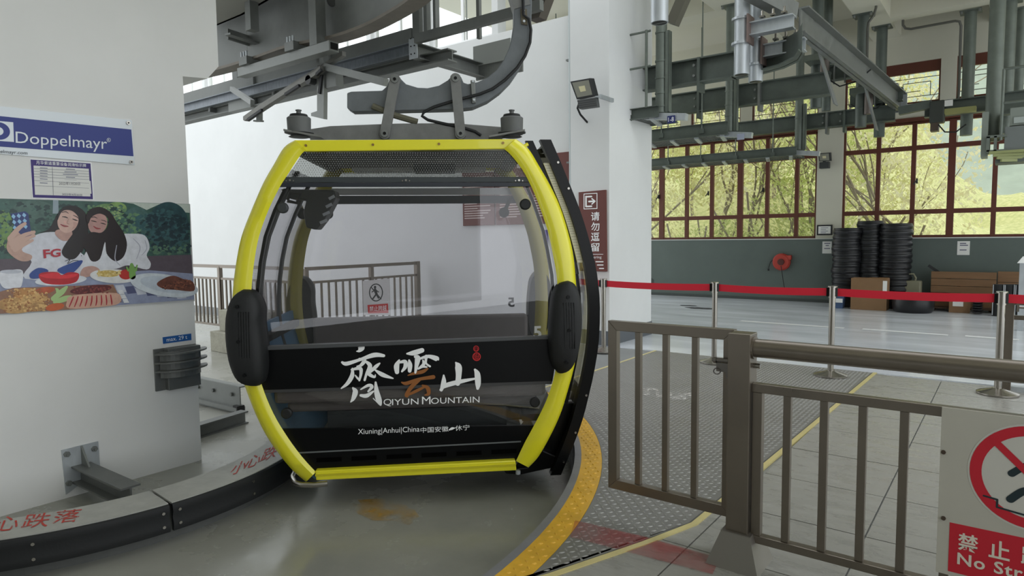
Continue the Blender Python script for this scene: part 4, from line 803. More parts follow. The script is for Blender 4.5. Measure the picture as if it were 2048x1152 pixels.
# bracket between pillar and kerb
f = S(0); bk = thing('kerb_bracket', 'galvanised bolted plate with a short beam reaching from the pillar to the kerb', 'bracket', PX(165, 940, PLX))
plateX('wall_plate', galvb, [(122, 900), (195, 882), (199, 938), (131, 988)], .014, bk)
a = PX(163, 945, PLX+.014); e = PZ(262, 985, -.075); e.z = a.z = min(a.z, -.06)
MB().ibeam(a, e, .12, .12, .012).build('beam', stl, bk)
MB().prism([PX(158, 893, PLX+.014), PX(164, 890, PLX+.014), PX(166, 926, PLX+.014), PX(158, 932, PLX+.014)], (.09, 0, 0)).v
b = MB(); q = PX(161, 892, PLX+.014); b.prism([q, V((q.x, q.y, a.z+.06)), V((q.x+.12, q.y, a.z+.06))], (0, .012, 0)); b.build('gusset', galv, bk)
for x, y in ((133, 908), (188, 897), (137, 966), (190, 936)): p = PX(x, y, PLX+.014); MB().cyl(p, p+V((.02, 0, 0)), .02, 6).cyl(p, p+V((.035, 0, 0)), .01, 8).build('bolt', galv, bk)
# kerb with black rubber skirt and red stencilled warning
kb = thing('guide_kerb', 'curved grey kerb with red stencilled characters and a black rubber skirt around the pillar', 'kerb', WC+V((1.55, 0, PIT)))
kmat = mat('kerb_plate', (168, 168, 162), .55, .15, var=.14, scale=6, bump=.08)
for a0, a1 in ((-68, -4.8), (-4.2, 48), (48.5, 80)):
    MB().strip(arc(1.40, a0, a1, 24, -.012), arc(1.69, a0, a1, 24, -.012), (0, 0, .012)).build('top_plate', kmat, kb)
    sk = MB()
    A = [arc(r, a0, a1, 24, z) for r, z in ((1.68, -.002), (1.705, -.012), (1.712, -.05), (1.698, -.085), (1.712, -.12), (1.705, -.165), (1.68, -.165))]
    sk.loft([[A[j][i] for j in range(7)] for i in range(25)]).build('rubber_skirt', black, kb, smooth=50)
    n = int((a1-a0)/17)
    for i in range(n+1):
        t = math.radians(a0+1.2+(a1-a0-2.4)*i/max(n, 1))
        for z in (-.045, -.125): p = WC+V((1.705*math.cos(t), 1.705*math.sin(t), z)); d = V((math.cos(t), math.sin(t), 0)); MB().cyl(p, p+d*.012, .009, 8).build('screw', sspol, kb)
MB().strip(arc(1.42, -68, 80, 40, -.012), arc(1.44, -68, 80, 40, -.012), (0, 0, -.12)).build('inner_web', stl, kb)
MB().strip(arc(1.50, -68, 80, 30, PIT), arc(1.60, -68, 80, 30, PIT), (0, 0, .24)).build('support', stl, kb)
rst = decalmat('stencil_red', (186, 56, 44), 22, .25, .5, .95); g = lambda x, y: PZ(x, y, .0022)
for ch, x0, x1, y0, y1, s in (('小', -62, -18, 1034, 1068, 4), ('心', -8, 38, 1030, 1062, 4), ('跌', 46, 100, 1024, 1056, 5), ('落', 108, 161, 1016, 1046, 6), ('小', 463, 493, 917, 949, 10), ('心', 492, 522, 903, 936, 11), ('跌', 524, 556, 886, 922, 12)):
    lettering('stencil_character', ch, [g(x0+6, y0+s), g(x1+6, y0), g(x1-6, y1-s*.6), g(x0-6, y1+s*.3)], rst, kb, bold=.004)
lettering('stencil_character', '落', [g(560, 878), g(590, 862), g(585, 886), g(555, 902)], rst, kb)
# loose steel and concrete on the pit floor behind the pillar
MB_ = MB(); p0, p1 = PZ(392, 806, PIT), PZ(482, 828, PIT); u = V((0, 0, .14)); st = MB().channel(p0+u, p1+u, .28, .08, .014, side=-1)
o = tag(st.build('steel_channel', galv), 'long grey steel channel lying on edge on the floor right of the pillar', 'steel channel')
MB().beam(p0+V((0, 0, .05)), p1+V((0, 0, .05)), .1, .04).build('rib', galv, o)
for t in (.1, .45, .85): q = p0.lerp(p1, t)+V((0, 0, .19)); r = (p1-p0).normalized().cross(V((0, 0, 1))); MB().cyl(q, q+r*.03, .02, 8).build('bolt', galvd, o)
b = MB(); q = p1+V((0, 0, .005)); b.box(q.x-.06, q.x+.02, q.y-.05, q.y+.03, PIT, PIT+.09); b.build('end_block', bglos, o)
p0, p1 = PZ(380, 880, PIT), PZ(490, 845, PIT); tag(MB().ibeam(p0+V((0, 0, .06)), p1+V((0, 0, .06)), .12, .1, .012).build('steel_beam', stl), 'short dark steel I-beam lying on the floor close right of the pillar', 'steel beam')
p = PZ(428, 703, PIT); tag(MB().box(p.x-.1, p.x+1.2, p.y, p.y+.6, PIT, PIT+.32).build('concrete_block', conc, bevel=.01), 'rough concrete block on the floor left of the cabin, under a second one', 'concrete block')
tag(MB().box(p.x+.02, p.x+1.1, p.y+.1, p.y+.55, PIT+.32, PIT+.66).build('concrete_block', conc, bevel=.01), 'rough concrete block on top of a wider one left of the cabin', 'concrete block')
# ------------------------------------------------ railing behind the cabin
def post_rail(name, label, pts, ztop, group=None):
    t = thing(name, label, 'railing', (pts[0][0], pts[0][1], 0))
    a, e = V((*pts[0], 0)), V((*pts[1], 0)); d = (e-a).normalized(); Ln = (e-a).length
    MB().beam(a+V((0, 0, ztop)), e+V((0, 0, ztop)), .05, .05).build('top_rail', ss, t); MB().beam(a+V((0, 0, ztop-.2)), e+V((0, 0, ztop-.2)), .035, .035).build('middle_rail', ss, t); MB().beam(a+V((0, 0, .12)), e+V((0, 0, .12)), .035, .035).build('bottom_rail', ss, t)
    for k in range(int(Ln/1.2)+1): q = a+d*min(Ln, 1.2*k); MB().beam(q, q+V((0, 0, ztop)), .06, .06, up=d).build('post', ss, t)
    q = e; MB().beam(q, q+V((0, 0, ztop+.03)), .075, .075, up=d).build('post', ss, t)
    n = int(Ln/.125)
    for k in range(1, n): q = a+d*Ln*k/n; MB().beam(q+V((0, 0, .12)), q+V((0, 0, ztop-.2)), .025, .025, up=d).build('baluster', ss, t)
    return t
rl = post_rail('stainless_railing', 'stainless railing with a no-crossing sign seen through the cabin windows', [(-8.02, 5.65), (-8.02, 7.85)], 1.09)
post_rail('stainless_railing', 'stainless railing running left along the far platform edge behind the cabin', [(-11.5, 5.62), (-8.12, 5.62)], 1.09)
RX = -7.985; f = lambda x, y: PX(x, y, RX); ns = thing('crossing_sign', 'small white no-crossing sign on the railing seen through the cabin', 'sign', PX(750, 600, RX))
MB().prism([f(725, 562), f(778, 557), f(780, 630), f(727, 630)], (.006, 0, 0)).build('sign_plate', mat('greyed_white', (214, 212, 210), .5), ns)
def crossing(fn, b_red, b_blk, cx, cy, r):
    ring(b_red, fn, cx, cy, r, r*1.0, r*.16, 40)
f = lambda x, y: PX(x, y, RX+.0075); dkp = mat('sign_black', (28, 32, 34), .5); b = MB(); ring(b, f, 752, 585, 14, 18, 2.2); b.build('prohibition_ring', dkp, ns)
b = MB()
for s in [[(750, 574, 5), (750, 575, 5)], [(750, 580, 6), (753, 588, 5)], [(752, 589, 3), (746, 597, 3)], [(753, 589, 3), (757, 596, 3)], [(750, 580, 2), (744, 584, 2)], [(751, 580, 2), (757, 584, 2)], [(742, 574, 2), (762, 598, 2)]]: stroke(b, s, f)
b.build('crossing_figure', dkp, ns)
flat('red_field', [[f(735, 610), f(776, 607), f(777, 626), f(736, 627)]], redp, ns); f = lambda x, y: PX(x, y, RX+.0085); lettering('warning_text', '禁止跨越', [f(739, 613), f(773, 610), f(773, 621), f(739, 623)], whitep, ns)
# ------------------------------------------------ boards on the back wall and the column
def board(name, label, x0, x1, yt, yb, Y, cols):
    tz = PY(1145, yt, WY).z; bz = PY(1145, yb, WY).z; a, e = PY(x0, 400, Y-.03).x, PY(x1, 400, Y-.03).x
    t = thing(name, label, 'notice board', (a, Y-.02, bz)); MB().box(a, e, Y-.03, Y, bz, tz).build('board', brownsign, t, bevel=.004)
    b = MB(); w = e-a; y = Y-.032; rr = random.Random(int(x0))
    b.box(a+w*.3, a+w*.7, y, y+.002, tz-.17, tz-.11)
    n = int((tz-bz-.32)/.038)
    for k in range(n):
        z = tz-.25-k*.038
        for c in range(cols): q = a+w*(.06+c*.92/cols); b.box(q, q+w*(.84/cols)*rr.uniform(.45, 1), y, y+.002, z-.009, z+.006)
    b.build('small_print', mat('dull_print', (206, 190, 184), .6), t, kind='stuff'); return t
board('notice_board', 'brown notice board with white text behind the cabin window, the left of two', 925, 988, 303, 446, WY, 1)
board('notice_board', 'brown notice board with white text between cabin post and conduit, right of its twin', 991, 1146, 303, 446, WY, 2)
p = PY(1083, 460, WY-.02); q = PY(1094, 492, WY-.02); o = tag(MB().box(p.x, q.x, WY-.02, WY, q.z, p.z).build('small_notice', mat('violet_plate', (84, 70, 150), .5), None), 'tiny violet notice plate on the back wall below the brown boards', 'notice')
CYF = 7.9
f = lambda x, y: PY(x, y, CYF-.03); ex = thing('exit_board', 'tall brown board with exit symbol and white characters on the white column', 'sign', PY(1185, 540, CYF-.03))
MB().prism([f(1157, 384.5), f(1211, 379.5), f(1213, 543), f(1159, 542)], (0, .03, 0)).build('board', brownsign, ex, bevel=.003)
f = lambda x, y: PY(x, y, CYF-.032); b = MB()
for s in [[(1168, 388, 1.5), (1194, 386.5, 1.5), (1194, 417, 1.5), (1168, 418, 1.5), (1168, 388, 1.5)]]: 
    for a, c in zip(s, s[1:]): stroke(b, [a, c], f)
for s in [[(1183, 393, 3.2), (1172, 393.6, 3.2)], [(1172, 393, 3.2), (1172, 413, 3.2)], [(1172, 413, 3.2), (1183, 412.5, 3.2)], [(1178, 403, 3.4), (1189, 402.5, 3.4)], [(1184, 397.5, 2.6), (1190, 402.5, 2.6), (1184, 408, 2.6)]]:
    for a, c in zip(s, s[1:]): stroke(b, [a, c], f)
b.build('exit_symbol', whitep, ex)
for k, ch in enumerate('请勿逗留'): y = 424+20.6*k; lettering('sign_character', ch, [f(1182, y+.3), f(1199, y-.5), f(1199, y+17), f(1182, y+17.5)], whitep, ex, bold=.012)
b = MB(); stroke(b, [(1162, 508.5, .8), (1206, 508.5, .8)], f); b.build('rule_line', whitep, ex)
lettering('sign_lettering', 'No Loitering', [f(1163, 511.5), f(1203, 511.5), f(1203, 518.5), f(1163, 518.5)], whitep, ex)
b = MB(); [stroke(b, [(x0, y, 2.2), (x1, y, 2.2)], f) for x0, x1, y in ((1192, 1206, 523.5), (1195, 1206, 530), (1199, 1207, 537))]; b.build('small_print', whitep, ex, kind='stuff')
# conduit and floodlight
a = PY(1141, 0, 8.02); cnd = tag(MB().cyl((a.x, 8.03, .01), (a.x, 8.03, 6.85), .04, 12).build('conduit_pipe', mat('pale_conduit', (176, 184, 184), .45, .3), smooth=40), 'pale grey conduit pipe running up the wall beside the column', 'pipe')
for y in (325, 120, 560): z = PY(1141, y, 8.03).z; MB().box(a.x-.07, a.x+.07, 8.0, 8.1, z-.012, z+.012).build('clamp', galv, cnd)
def floodlight(label, c4, Y, depth, parentpts):
    f = lambda x, y, o=0: PY(x, y, Y+o); t = thing('floodlight', label, 'lamp', f(*c4[0]))
    q = [f(*p) for p in c4]; n = V((-.15, -1, -.12)).normalized(); k = .82; cc = sum(q, V((0, 0, 0)))/4
    MB().prism(q, -n*depth).build('housing', mat('flood_black', (36, 38, 40), .5), t, bevel=.006)
    MB().prism([cc+(p-cc)*k+n*.004 for p in q], -n*.01).build('lens', mat('flood_lens', (150, 150, 138), .15, .2), t); qq = [cc+(p-cc)*.3+n*.006 for p in q]
    MB().prism(qq, -n*.004).build('led_chip', mat('led_cream', (206, 200, 160), .5), t); return t, q, n
fl, q, n = floodlight('square black floodlight on a bracket on the white column above the exit board', [(1140, 163), (1180, 156), (1189, 192), (1153, 199)], 7.55, .09, None)
f = lambda x, y: PY(x, y, 7.55); 
b = MB(); b.prism([f(1154, 200), f(1191, 194), f(1194, 213), f(1158, 218)], (0, .08, 0)); b.build('heat_sink', mat('flood_grey', (84, 86, 86), .5), fl, bevel=.004)
for k in range(4): MB().beam(f(1155+k*.8, 203+4*k), f(1192+k*.6, 197.5+4*k), .012, .006, up=(0, 1, 0)).build('cooling_rib', mat('flood_dark', (56, 58, 58), .5), fl)
b = MB(); b.beam(f(1188, 193)+V((0, .04, 0)), f(1199, 192)+V((0, .04, 0)), .04, .02).beam(f(1198, 192)+V((0, .02, 0)), f(1198, 192)+V((0, .37, 0)), .03, .05); b.build('bracket', galvb, fl)
MB().tube([f(1153, 206)+V((0, .06, 0)), f(1147, 214)+V((0, .1, 0)), f(1145, 225)+V((0, .2, 0)), f(1147, 238)+V((0, .36, 0))], .014, 8).build('cable', black, fl, smooth=60)
# ================================================================== RIGHT SIDE, NEAR
# fence with no-stride sign, and gate
FNY = 2.95
fe = thing('stainless_fence', 'brushed stainless fence with round top rail and vertical bars, joined to the square post', 'fence', (-.95, FNY, 0))
post_ = MB().box(-1.005, -.905, FNY-.05, FNY+.05, .12, 1.062).build('post', ss, fe, bevel=.004)
b = MB(); b.loft([[V((-.955+sx*w, FNY+sy*w, z)) for sx, sy in ((-1, -1), (1, -1), (1, 1), (-1, 1))] for w, z in ((.118, 0), (.066, .15), (.066, .155))]); b.build('post_base', mat('base_steel', (146, 142, 136), .4, .8), fe)
z1 = PY(1700, 713, FNY).z; MB().cyl((-.905, FNY, z1), (1.6, FNY, z1), .041, 20).build('top_rail', ss, fe, smooth=40); MB().cyl((-.907, FNY, z1), (-.897, FNY, z1), .05, 20).build('rail_collar', ss, fe)
z2 = PY(1700, 798, FNY).z; MB().box(-.905, 1.6, FNY-.02, FNY+.02, z2-.02, z2+.02).build('middle_rail', ss, fe, bevel=.003)
z3 = PY(1600, 1098, FNY).z; MB().box(-.905, 1.6, FNY-.022, FNY+.022, z3-.018, z3+.018).build('bottom_rail', ss, fe, bevel=.003)
MB().box(-.9, -.86, FNY-.02, FNY+.02, z3+.018, z2-.02).build('bar', ss, fe, bevel=.002)
xs = [PY(x, 950, FNY).x for x in (1573, 1646, 1723, 1806)]
st_ = xs[3]-xs[2]; xs += [xs[3]+st_*k for k in range(1, 12)]
for x in xs: MB().box(x-.016, x+.016, FNY-.014, FNY+.014, z3+.018, z2-.02).build('bar', ss, fe, bevel=.002)
p = V((-.905, FNY, PY(1500, 730, FNY).z)); MB().cyl(p, p+V((.03, 0, 0)), .012, 10).build('stud', sspol, fe)
SY = FNY-.03; f = lambda x, y: PY(x, y, SY)
sp_ = thing('no_stride_sign', 'white sign panel with red prohibition ring and red text block fixed on the stainless fence', 'sign', PY(1885, 1150, SY))
zt = z2+.022; zb = .20; x0 = PY(1884, 820, SY).x
MB().box(x0, x0+.58, SY-.008, SY, zb, zt).build('sign_panel', mat('sign_offwhite', (186, 183, 172), .5, var=.03), sp_)
for y in (904, 1036): p = PY(1887, y, SY-.008); MB().cyl(p, p+V((0, -.006, 0)), .008, 8).build('rivet', mat('rust_rivet', (70, 56, 44), .7), sp_)
PYS = lambda o: (lambda x, y: PY(x, y, SY-.008-o)); cx, cz = x0+.279, .628; R1 = .186
W = lambda o: (lambda u, w: V((cx+u, SY-.008-o, cz+w)))
flat('ring_sticker', [circ(W(.001), 0, 0, R1*1.035, R1*1.035, 48)], mat('sticker_white', (202, 200, 192), .5), sp_)
b = MB(); ring(b, W(.002), 0, 0, R1, R1, .036, 56); 
b.build('prohibition_ring', mat('sign_red', (196, 30, 48), .45), sp_)
b = MB()
for s in [[(.0, .088, .036), (.001, .088, .036)], [(.005, .05, .05), (.045, .0, .06), (.07, -.03, .05)], [(0, .05, .03), (-.03, .035, .024), (-.062, .005, .024)], [(.02, .06, .03), (.08, .05, .024), (.1, .02, .024)], [(.06, -.035, .032), (0, -.045, .028), (-.03, -.055, .026), (-.062, -.09, .026)], [(.07, -.035, .032), (.1, -.07, .028), (.11, -.12, .026)]]: stroke(b, [(x*1000, y*1000, w*1000) for x, y, w in s], lambda u, w: W(.0016)(u/1000, w/1000))
for s in [((-.14, -.095), (-.1, -.1)), ((-.1, -.1), (-.1, -.128)), ((-.1, -.128), (.12, -.155))]: stroke(b, [(s[0][0]*1000, s[0][1]*1000, 7), (s[1][0]*1000, s[1][1]*1000, 7)], lambda u, w: W(.0016)(u/1000, w/1000))
b.build('striding_figure', mat('sign_dark', (26, 44, 50), .5), sp_)
b = MB(); stroke(b, [(-118, 118, 24), (118, -118, 24)], lambda u, w: W(.0026)(u/1000, w/1000)); b.build('prohibition_bar', MATS['sign_red'], sp_)
rx0 = PY(1898, 1090, SY).x; rzt = PY(1905, 1044, SY).z
MB().box(rx0, rx0+.44, SY-.0094, SY-.008, .215, rzt).build('red_block', MATS['sign_red'], sp_, bevel=.0006)
cw = .062; f2 = lambda u, z: V((u, SY-.0105, z)); sw = mat('sign_cream', (222, 214, 200), .5)
for k, ch in enumerate('禁止跨越'): u = rx0+.028+k*.094; lettering('sign_character', ch, [f2(u, rzt-.03), f2(u+cw, rzt-.03), f2(u+cw, rzt-.098), f2(u, rzt-.098)], sw, sp_, bold=.02)
lettering('sign_lettering', 'No Striding', [f2(rx0+.028, rzt-.108), f2(rx0+.36, rzt-.108), f2(rx0+.36, rzt-.168), f2(rx0+.028, rzt-.168)], sw, sp_, bold=.02, spacing=1.1)
# gate
gt = thing('stainless_gate', 'brushed stainless gate with mitred frame and three bars, left of the square post', 'gate', (-1.34, FNY+.05, .17))
GY = FNY+.05; gx0 = PY(1216, 800, GY).x; gx1 = -1.01; gz0 = PY(1217, 975, GY).z; gz1 = PY(1217, 641, GY).z; w = .05
MB().prism([(gx0, GY, gz1), (gx1, GY, gz1), (gx1-w, GY, gz1-w), (gx0+w, GY, gz1-w)], (0, .04, 0)).build('frame_rail', ss, gt, bevel=.002)
MB().prism([(gx0, GY, gz0), (gx1, GY, gz0), (gx1-w, GY, gz0+w), (gx0+w, GY, gz0+w)], (0, .04, 0)).build('frame_rail', ss, gt, bevel=.002)
MB().prism([(gx0, GY, gz0), (gx0, GY, gz1), (gx0+w, GY, gz1-w), (gx0+w, GY, gz0+w)], (0, .04, 0)).build('frame_stile', ss, gt, bevel=.002)
MB().prism([(gx1, GY, gz0), (gx1, GY, gz1), (gx1-w, GY, gz1-w), (gx1-w, GY, gz0+w)], (0, .04, 0)).build('frame_stile', ss, gt, bevel=.002)
for x in (1277, 1331.5, 1390): u = PY(x, 800, GY+.02).x; MB().box(u-.015, u+.015, GY+.008, GY+.036, gz0+w, gz1-w).build('bar', ss, gt, bevel=.002)
f = lambda x, y: PY(x, y, GY-.02); lt = MB(); lt.cyl(f(1425, 719), f(1468, 723), .010, 12).build('latch_bolt', mat('latch_steel', (120, 116, 112), .3, .8), gt)
b = MB(); b.prism([f(1432, 724), f(1464, 728), f(1463, 757), (f(1452, 757)), f(1450, 745), f(1432, 742)], (0, .016, 0)); b.build('latch_plate', MATS['latch_steel'], gt, bevel=.002)
for x in (1430, 1462): p = f(x, 720); MB().cyl(p+V((-.004, 0, 0)), p+V((.008, 0, 0)), .014, 12).build('latch_loop', MATS['latch_steel'], gt)
b = MB(); b.tube([f(1434+7*math.cos(t), 742+6*math.sin(t)) for t in [i*.5 for i in range(13)]], .003, 6); b.build('latch_ring', MATS['latch_steel'], gt)
# ------------------------------------------------ stanchions and belts
stp = thing('stanchion', 'x', 'stanchion', (0, 0, 0), 'belt stanchions across the hall edge')
MB().lathe([(.16, .0), (.165, .006), (.165, .018), (.15, .026), (.06, .05), (.045, .06), (.032, .062)], (0, 0, 0), 32).build('base', sspol, stp, smooth=35)
MB().cyl((0, 0, .055), (0, 0, .83), .03, 20).build('pole', sspol, stp, smooth=40)
MB().cyl((0, 0, .83), (0, 0, .945), .036, 20).build('head', sspol, stp, smooth=40); MB().cyl((0, 0, .943), (0, 0, .953), .046, 20).build('cap', sspol, stp)
MB().box(-.055, -.03, -.022, .022, .845, .935).build('belt_slot', bglos, stp); MB().box(.03, .05, -.018, .018, .845, .935).build('belt_clip', dgrey, stp)
SP = [(PZ(1207, 703).x, 7.47), (PZ(1437, 722).x, 7.5), (PZ(1661, 752).x, 7.47), (PZ(1995, 788).x, 7.47)]
labs = ['polished belt stanchion beside the foot of the white column', 'polished belt stanchion seen above the gate, second from the column', 'polished belt stanchion near the yellow trim line, third from the column', 'polished belt stanchion at the right edge, nearest the planks']
for i, (x, y) in enumerate(SP):
    o = stp if i == 0 else copy_tree(stp, (0, 0, 0)); o.location = (x, y, 0); o['label'] = labs[i]
ends = [(-5.25, 8.08)]+SP+[(2.0, 7.5)]
bl = ['red barrier belt short run to the first stanchion beside the column', 'red barrier belt in front of the far wall between column and second stanchion', 'red barrier belt between the second and third stanchions', 'red barrier belt in front of the boxes between the third and fourth stanchions', 'red barrier belt leaving the fourth stanchion to the right edge']
for i in range(5):
    a, e = V((*ends[i], .89)), V((*ends[i+1], .89)); d = (e-a).normalized(); a = a+d*(.04 if i else 0); e = e-d*.055; b = MB(); R3 = []
    for k in range(13):
        t = k/12; p = a.lerp(e, t)-V((0, 0, .012*4*t*(1-t))); n = d.cross(V((0, 0, 1))); R3.append([p+V((0, 0, .04))-n*.002, p+V((0, 0, .04))+n*.002, p-V((0, 0, .04))+n*.002, p-V((0, 0, .04))-n*.002])
    tag(b.loft(R3).build('barrier_belt', redm), bl[i], 'belt', 'red belts between the stanchions')
# ------------------------------------------------ storage along the far wall
tm = MB().lathe([(.5, 0), (.97, .0), (1.0, .03), (1.0, .06), (.96, .075), (.95, .095), (.93, .105), (.93, .115), (.6, .115), (.5, .09)], (0, 0, 0), 26)
tm.f = [q for q in tm.f if len(q) < 10]; tm.add([V((.5*math.cos(2*math.pi*i/26), .5*math.sin(2*math.pi*i/26), z)) for z in (0, .09) for i in range(26)], [(i, (i+1) % 26, 26+(i+1) % 26, 26+i) for i in range(26)])
t0 = tm.build('tyre', tyre, smooth=35); first = True
for px_, top_, n, dia, Y, which in ((1693, 456, 14, .56, 14.98, 'left'), (1739, 442, 15, .52, 15.12, 'middle'), (1789, 447, 15, .60, 15.08, 'right')):
    c = PY(px_, 540, Y); zt = PY(px_, top_, Y).z; h = zt/n; rr = random.Random(px_)
    for k in range(n):
        o = t0 if first else t0.copy()
        if not first: COL.objects.link(o)
        first = False; o.location = (c.x+rr.uniform(-.012, .012), Y+rr.uniform(-.01, .01), k*h); s = dia/2*rr.uniform(.96, 1.03); o.scale = (s, s, h/.115); o.rotation_euler = (0, 0, rr.uniform(0, 6))
        tag(o, ('topmost black tyre of the %s tall stack in front of the hall window' % which) if k == n-1 else 'black tyre %s from the top of the %s tall stack at the far wall' % (ORD[n-1-k], which), 'tyre', '%s stack of black tyres' % which)
def crateboards(name, label, pxs, ys, Y, parts):
    a, e = PY(pxs[0], 560, Y).x, PY(pxs[1], 560, Y).x; t = thing(name, label, 'crate', (a, Y, 0)); zs = [PY(1900, y, Y).z for y in ys]
    for z1_, z0_ in zip(zs, zs[1:]): MB().box(a, e, Y, Y+.03, z0_+.004, z1_-.004).build('plank', plank, t, bevel=.003)
    for u in (a+.06, (a+e)/2, e-.06): MB().box(u-.04, u+.04, Y+.03, Y+.06, 0, zs[0]-.02).build('batten', plank, t)
    MB().box(a, a+.03, Y+.06, Y+.25, 0, zs[0]-.01).build('end_board', plank, t)
    return t
crateboards('wooden_crate', 'wide pine crate side of stacked planks behind the belt at the far wall', (1862, 1993), (543, 557.5, 572, 586, 600, 614), 15.1, 3)
crateboards('wooden_crate', 'shorter pine crate behind the black rollers at the right edge', (1995, 2060), (541, 562, 583, 604), 15.15, 3)
p = PY(1857, 531, 15.2); q = PY(1885, 547, 15.3); tag(MB().beam(p, q+V((.3, .0, -.25)), .05, .05).build('dark_bar', black), 'dark bar leaning behind the pine crate with its end sticking up', 'bar')
def carton(label, x0, x1, yt, Y, d):
    a, e = PY(x0, 600, Y).x, PY(x1, 600, Y).x; h = PY(x0, yt, Y).z; t = thing('cardboard_box', label, 'box', (a, Y, 0)); MB().box(a, e, Y, Y+d, 0, h).build('carton', card, t, bevel=.006)
    MB().box(a+.01, (a+e)/2-.004, Y-.002, Y+.0, h-.004, h+.003).box((a+e)/2+.004, e-.01, Y-.002, Y+d, h, h+.004).build('flap', mat('cardboard_flap', (150, 112, 72), .85), t)
    return t, a, e, h
t, a, e, h = carton('large brown cardboard box in front of the tyre stacks', 1701, 1773, 556, 14.35, .35)
MB().box(e-.07, e+.002, 14.347, 14.35, h*.4, h-.04).build('white_tape', paper, t)
t, a, e, h = carton('small brown cardboard box with a white label under the belt, before the crate', 1898, 1940, 588, 14.7, .3)
MB().box(a+.06, e-.1, 14.697, 14.7, h*.35, h*.92).build('box_label', paper, t)
# jerrycan
j = PY(1822, 590, 15.0); jc = thing('jerrycan', 'translucent olive jerrycan beside the right tyre stack', 'canister', (j.x, 15.0, 0)); jm = mat('olive_plastic', (128, 126, 104), .5)
zt = PY(1822, 561, 15).z; MB().box(j.x-.17, j.x+.17, 14.9, 15.15, 0, zt).build('body', jm, jc, bevel=.03); MB().tube([(j.x-.1, 15, zt), (j.x-.09, 15, zt+.12), (j.x+.03, 15, zt+.13), (j.x+.07, 15, zt+.05), (j.x+.06, 15, zt)], .02, 8).build('handle', jm, jc, smooth=60); MB().cyl((j.x-.13, 15, zt), (j.x-.13, 15, zt+.1), .035, 12).build('cap', mat('cap_pale', (190, 188, 176), .5), jc)
c = PY(1826, 610, 14.45); tb_ = thing('rubber_tub', 'low black rubber tub with a pale round lid in front of the jerrycan', 'tub', (c.x, 14.45, 0)); zt = PY(1826, 592, 14.45).z
MB().lathe([(.30, 0), (.34, .05), (.35, zt*.6), (.33, zt)], (c.x, 14.45, 0), 26).build('tub', tyre, tb_, smooth=40); MB().lathe([(.0, zt+.02), (.2, zt+.03), (.25, zt+.02), (.255, zt)], (c.x+.02, 14.4, 0), 26).build('lid', mat('pale_lid', (214, 212, 204), .5), tb_, smooth=40)
for i, x in enumerate((1998, 2019, 2040)):
    c = PY(x, 592, 14.5); zt = PY(x, 569, 14.5).z; r = .098; t = thing('black_roller', ['black roller with pale rims standing left of three beside the fourth stanchion', 'black roller with pale rims standing in the middle of three', 'black roller with pale rims standing right of three at the photo edge'][i], 'roller', (c.x, 14.5, 0), 'black rollers at the right edge')
    MB().cyl((c.x, 14.5, 0), (c.x, 14.5, zt), r, 20).build('drum', black, t, smooth=40)
    for u in (-1, 1): MB().beam((c.x+u*r*.86, 14.4, .02), (c.x+u*r*.86, 14.4, zt), .012, .03, up=(0, 1, 0)).build('pale_strip', galvb, t)
c = PY(1955, 612, 14.6); o = thing('cable_coil', 'dark ribbed hose coil beside the small labelled box', 'hose', (c.x, 14.6, 0))
for k in range(6): MB().lathe([(.07, .02+k*.045), (.085, .035+k*.045), (.085, .045+k*.045), (.07, .06+k*.045)], (c.x, 14.6, 0), 16).build('coil_turn', tyre, o, smooth=60)
c = PY(1972, 612, 14.75); o = thing('floor_pallet', 'low dark wooden pallet on the floor beneath the belt', 'pallet', (c.x, 14.7, 0))
for k in range(4): MB().box(c.x-1.1, c.x+.35, 14.85+.08*k, 14.91+.08*k, .05, .075).build('slat', mat('dark_wood', (84, 64, 48), .8), o)
for k in range(3): MB().box(c.x-1.1+.65*k, c.x-1.02+.65*k, 14.85, 15.16, 0, .05).build('runner', MATS['dark_wood'], o)
c = PY(1677, 600, 14.5); o = thing('blue_bin', 'small blue plastic bin left of the cardboard box', 'bin', (c.x, 14.5, 0)); MB().loft([[V((c.x+sx*w, 14.5+sy*w, z)) for sx, sy in ((-1, -1), (1, -1), (1, 1), (-1, 1))] for w, z in ((.09, 0), (.12, .26), (.13, .26), (.13, .28))]).build('bin_body', mat('bin_blue', (70, 92, 128), .5), o); MB().box(c.x-.1, c.x+.1, 14.36, 14.372, .12, .2).build('bin_label', paper, o)
def reel(label, x, y, cable):
    c = PY(x, y, FY-.12); o = thing('cable_reel', label, 'reel', c); rm = mat('reel_red', (178, 62, 50), .5)
    MB().lathe([(.17, 0), (.19, .03), (.19, .1), (.16, .13), (.0, .135)], c+V((0, .12, 0)), 24, (0, -1, 0)).build('reel_case', rm, o, smooth=40); MB().box(c.x-.02, c.x+.21, FY-.12, FY-.02, c.z+.05, c.z+.15).build('mount', rm, o, bevel=.01)
    MB().lathe([(.075, 0), (.07, .03), (0, .035)], c+V((0, -.01, 0)), 16, (0, -1, 0)).build('hub', mat('reel_dark', (84, 40, 36), .5), o)
    if cable:
        Y = FY-.06; MB().tube([PY(a, b_, Y-.1) for a, b_ in ((1562, 532), (1565, 552), (1568, 572), (1572, 586), (1582, 588), (1590, 584))], .009, 6).build('cable', black, o); MB().tube([PY(a, b_, Y) for a, b_ in ((1548, 518), (1541, 524), (1537, 536))], .008, 6).build('plug_lead', black, o); p = PY(1537, 537, Y); MB().beam(p, p+V((0, 0, -.05)), .03, .03).build('plug', black, o)
reel('red cable reel with hanging black lead on the grey-green wall', 1562, 524, True); reel('red cable reel on the far wall half hidden by the column', 1272, 522, False)
